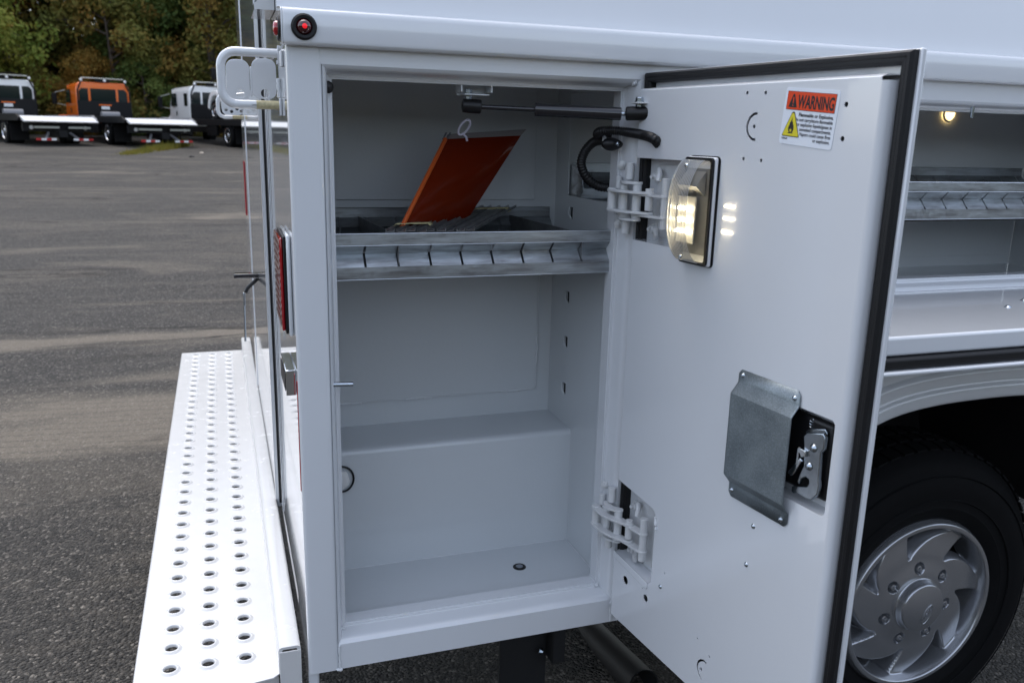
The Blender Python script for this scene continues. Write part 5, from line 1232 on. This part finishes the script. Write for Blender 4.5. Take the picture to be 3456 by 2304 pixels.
for y0, x0, x1, st_ in ((46.5, -19, 9, 3.4), (51, -24, 11, 3.2), (56, -28, 13, 3.4), (62, -32, 15, 3.8), (70, -38, 18, 4.4)):
    x = x0
    while x < x1:
        k = rn.choices('dog', (6, 2, 2))[0]
        lf_, lab = kinds[k]
        place_tree(rn.choice((0, 1, 2, 3)) if row else rn.choice((2, 4, 0, 1)), x + rn.uniform(-1, 1), y0 + rn.uniform(-1.8, 1.8), rn.uniform(.85, 1.2), rn.uniform(0, 6.28), lf_, lab)
        bpy_last = TREES[-1]; bpy_last['label'] = adj[k] + ' tree, ' + ORD[row] + ' row of the wood, ' + spot(bpy_last.location.x, bpy_last.location.y)
        x += st_ * rn.uniform(.8, 1.2)
    row += 1
for i in range(14):      # undergrowth saplings along the edge
    lf_, lab = kinds['dog'[i % 3]]
    place_tree(4, -21 + i * 2.2 + rn.uniform(-.6, .6), 45 + rn.uniform(-1, .8), rn.uniform(.38, .6), rn.uniform(0, 6.28), lf_, 'low bushy sapling at the edge of the wood', 'sapling', 'saplings at the edge of the wood')
    TREES[-1]['label'] = adj['dog'[i % 3]] + ' sapling under the wood edge, ' + spot(TREES[-1].location.x, TREES[-1].location.y)
place_tree(2, -13.2, 40.6, .92, 1.0, M_LF3, 'tall green tree with reddening leaves standing in front of the wood at far left', 'green_tree', None or 'green tree at the left')
place_tree(4, -10.2, 43.2, .95, 2.2, M_LF3, 'small green tree filling the gap between the white and the orange cab', 'green_tree', 'green tree at the left')
for o_ in bpy.data.objects:
    if o_.get('group') == 'green tree at the left': del o_['group']

wm_ = MB(); rn = random.Random(9); vs = []; fs = []  # unseen leaf mass behind the camera, added to darken the compartment
for k in range(26000):
    a = rn.uniform(rad(175), rad(365)); h = 5.0 * rn.random() ** .8 * (1 + .22 * mnoise.noise(Vector((a * 3, 0, 0)))); rr = rn.uniform(27, 33) - 2.5 * mnoise.noise(Vector((a * 8, h * .3, 1)))
    p = Vector((rr * math.cos(a), rr * math.sin(a), -.6 + h)); sz = rn.uniform(.25, .6)
    n_ = Vector((rn.uniform(-1, 1), rn.uniform(-1, 1), rn.uniform(-.3, 1))).normalized(); u = n_.orthogonal().normalized(); v = n_.cross(u); o_ = len(vs)
    vs += [p - u * sz, p - v * sz * .6, p + u * sz, p + v * sz * .6]; fs.append((o_, o_ + 1, o_ + 2, o_ + 3))
wme = bpy.data.meshes.new('wood'); wme.from_pydata([tuple(v) for v in vs], [], fs)
obj('unseen_woods', wme, M_LF1, kind='stuff', smooth=False)

# ------------------------------------------------------------------ grass tuft, litter
def gpt(px, py):
    r = ray(px, py); t = 1.0
    while t < 400:
        p = CAM + r * t
        if p.z <= gz(p.y): break
        t += .05
    return p
GA, GB = gpt(425, 521), gpt(625, 492)
gb = MB(); rn = random.Random(2)
for k in range(5200):
    u = rn.random(); c = GA.lerp(GB, u) + Vector((rn.gauss(0, .12), rn.gauss(0, .34 + .25 * u), 0)); c.z = gz(c.y)
    h = rn.uniform(.05, .16) * (.5 + 1.3 * u) * (1 if rn.random() > .04 else 1.9); a = rn.uniform(0, 6.28); wv2 = Vector((math.cos(a), math.sin(a), 0)) * .013; tip = c + Vector((rn.uniform(-.08, .08), rn.uniform(-.08, .08), h))
    gb.add([c - wv2, c + wv2, tip], [(0, 1, 2)])
me = bpy.data.meshes.new('g'); me.from_pydata(gb.v, [], gb.f)
obj('grass', me, leaf_material('grass_blades', [(.09, .10, .02), (.14, .14, .025), (.19, .17, .03), (.22, .17, .03), (.20, .12, .03)], 2.0), kind='stuff', smooth=False)
def stone(name, label, cat, p, s, m):
    bm = bmesh.new(); bmesh.ops.create_icosphere(bm, subdivisions=2, radius=s)
    for v in bm.verts: v.co *= 1 + .35 * mnoise.noise(v.co / s * 1.3 + Vector(p)); v.co.z *= .55; v.co += Vector(p)
    me = bpy.data.meshes.new(name); bm.to_mesh(me); bm.free(); return obj(name, me, m, label=label, cat=cat)
def gpt(px, py):
    r = ray(px, py); t = 1.0
    while t < 400:
        p = CAM + r * t
        if p.z <= gz(p.y): break
        t += .05
    return p
stone('paper_scrap', 'small white paper scrap lying beside the grass tuft', 'litter', gpt(519, 511), .075, M_TWHT)
stone('pale_stone', 'pale tan stone lying on the asphalt right of the grass tuft', 'stone', gpt(680, 517), .075, mat('pale_stone', (.5, .42, .34), .8))
stone('dark_clod', 'small dark clod lying on the far asphalt', 'clod', gpt(647, 531), .085, M_MATTEBLK)
stone('dark_pebble', 'dark pebble on the asphalt at the bottom left corner', 'stone', gpt(116, 2274), .012, M_MATTEBLK)
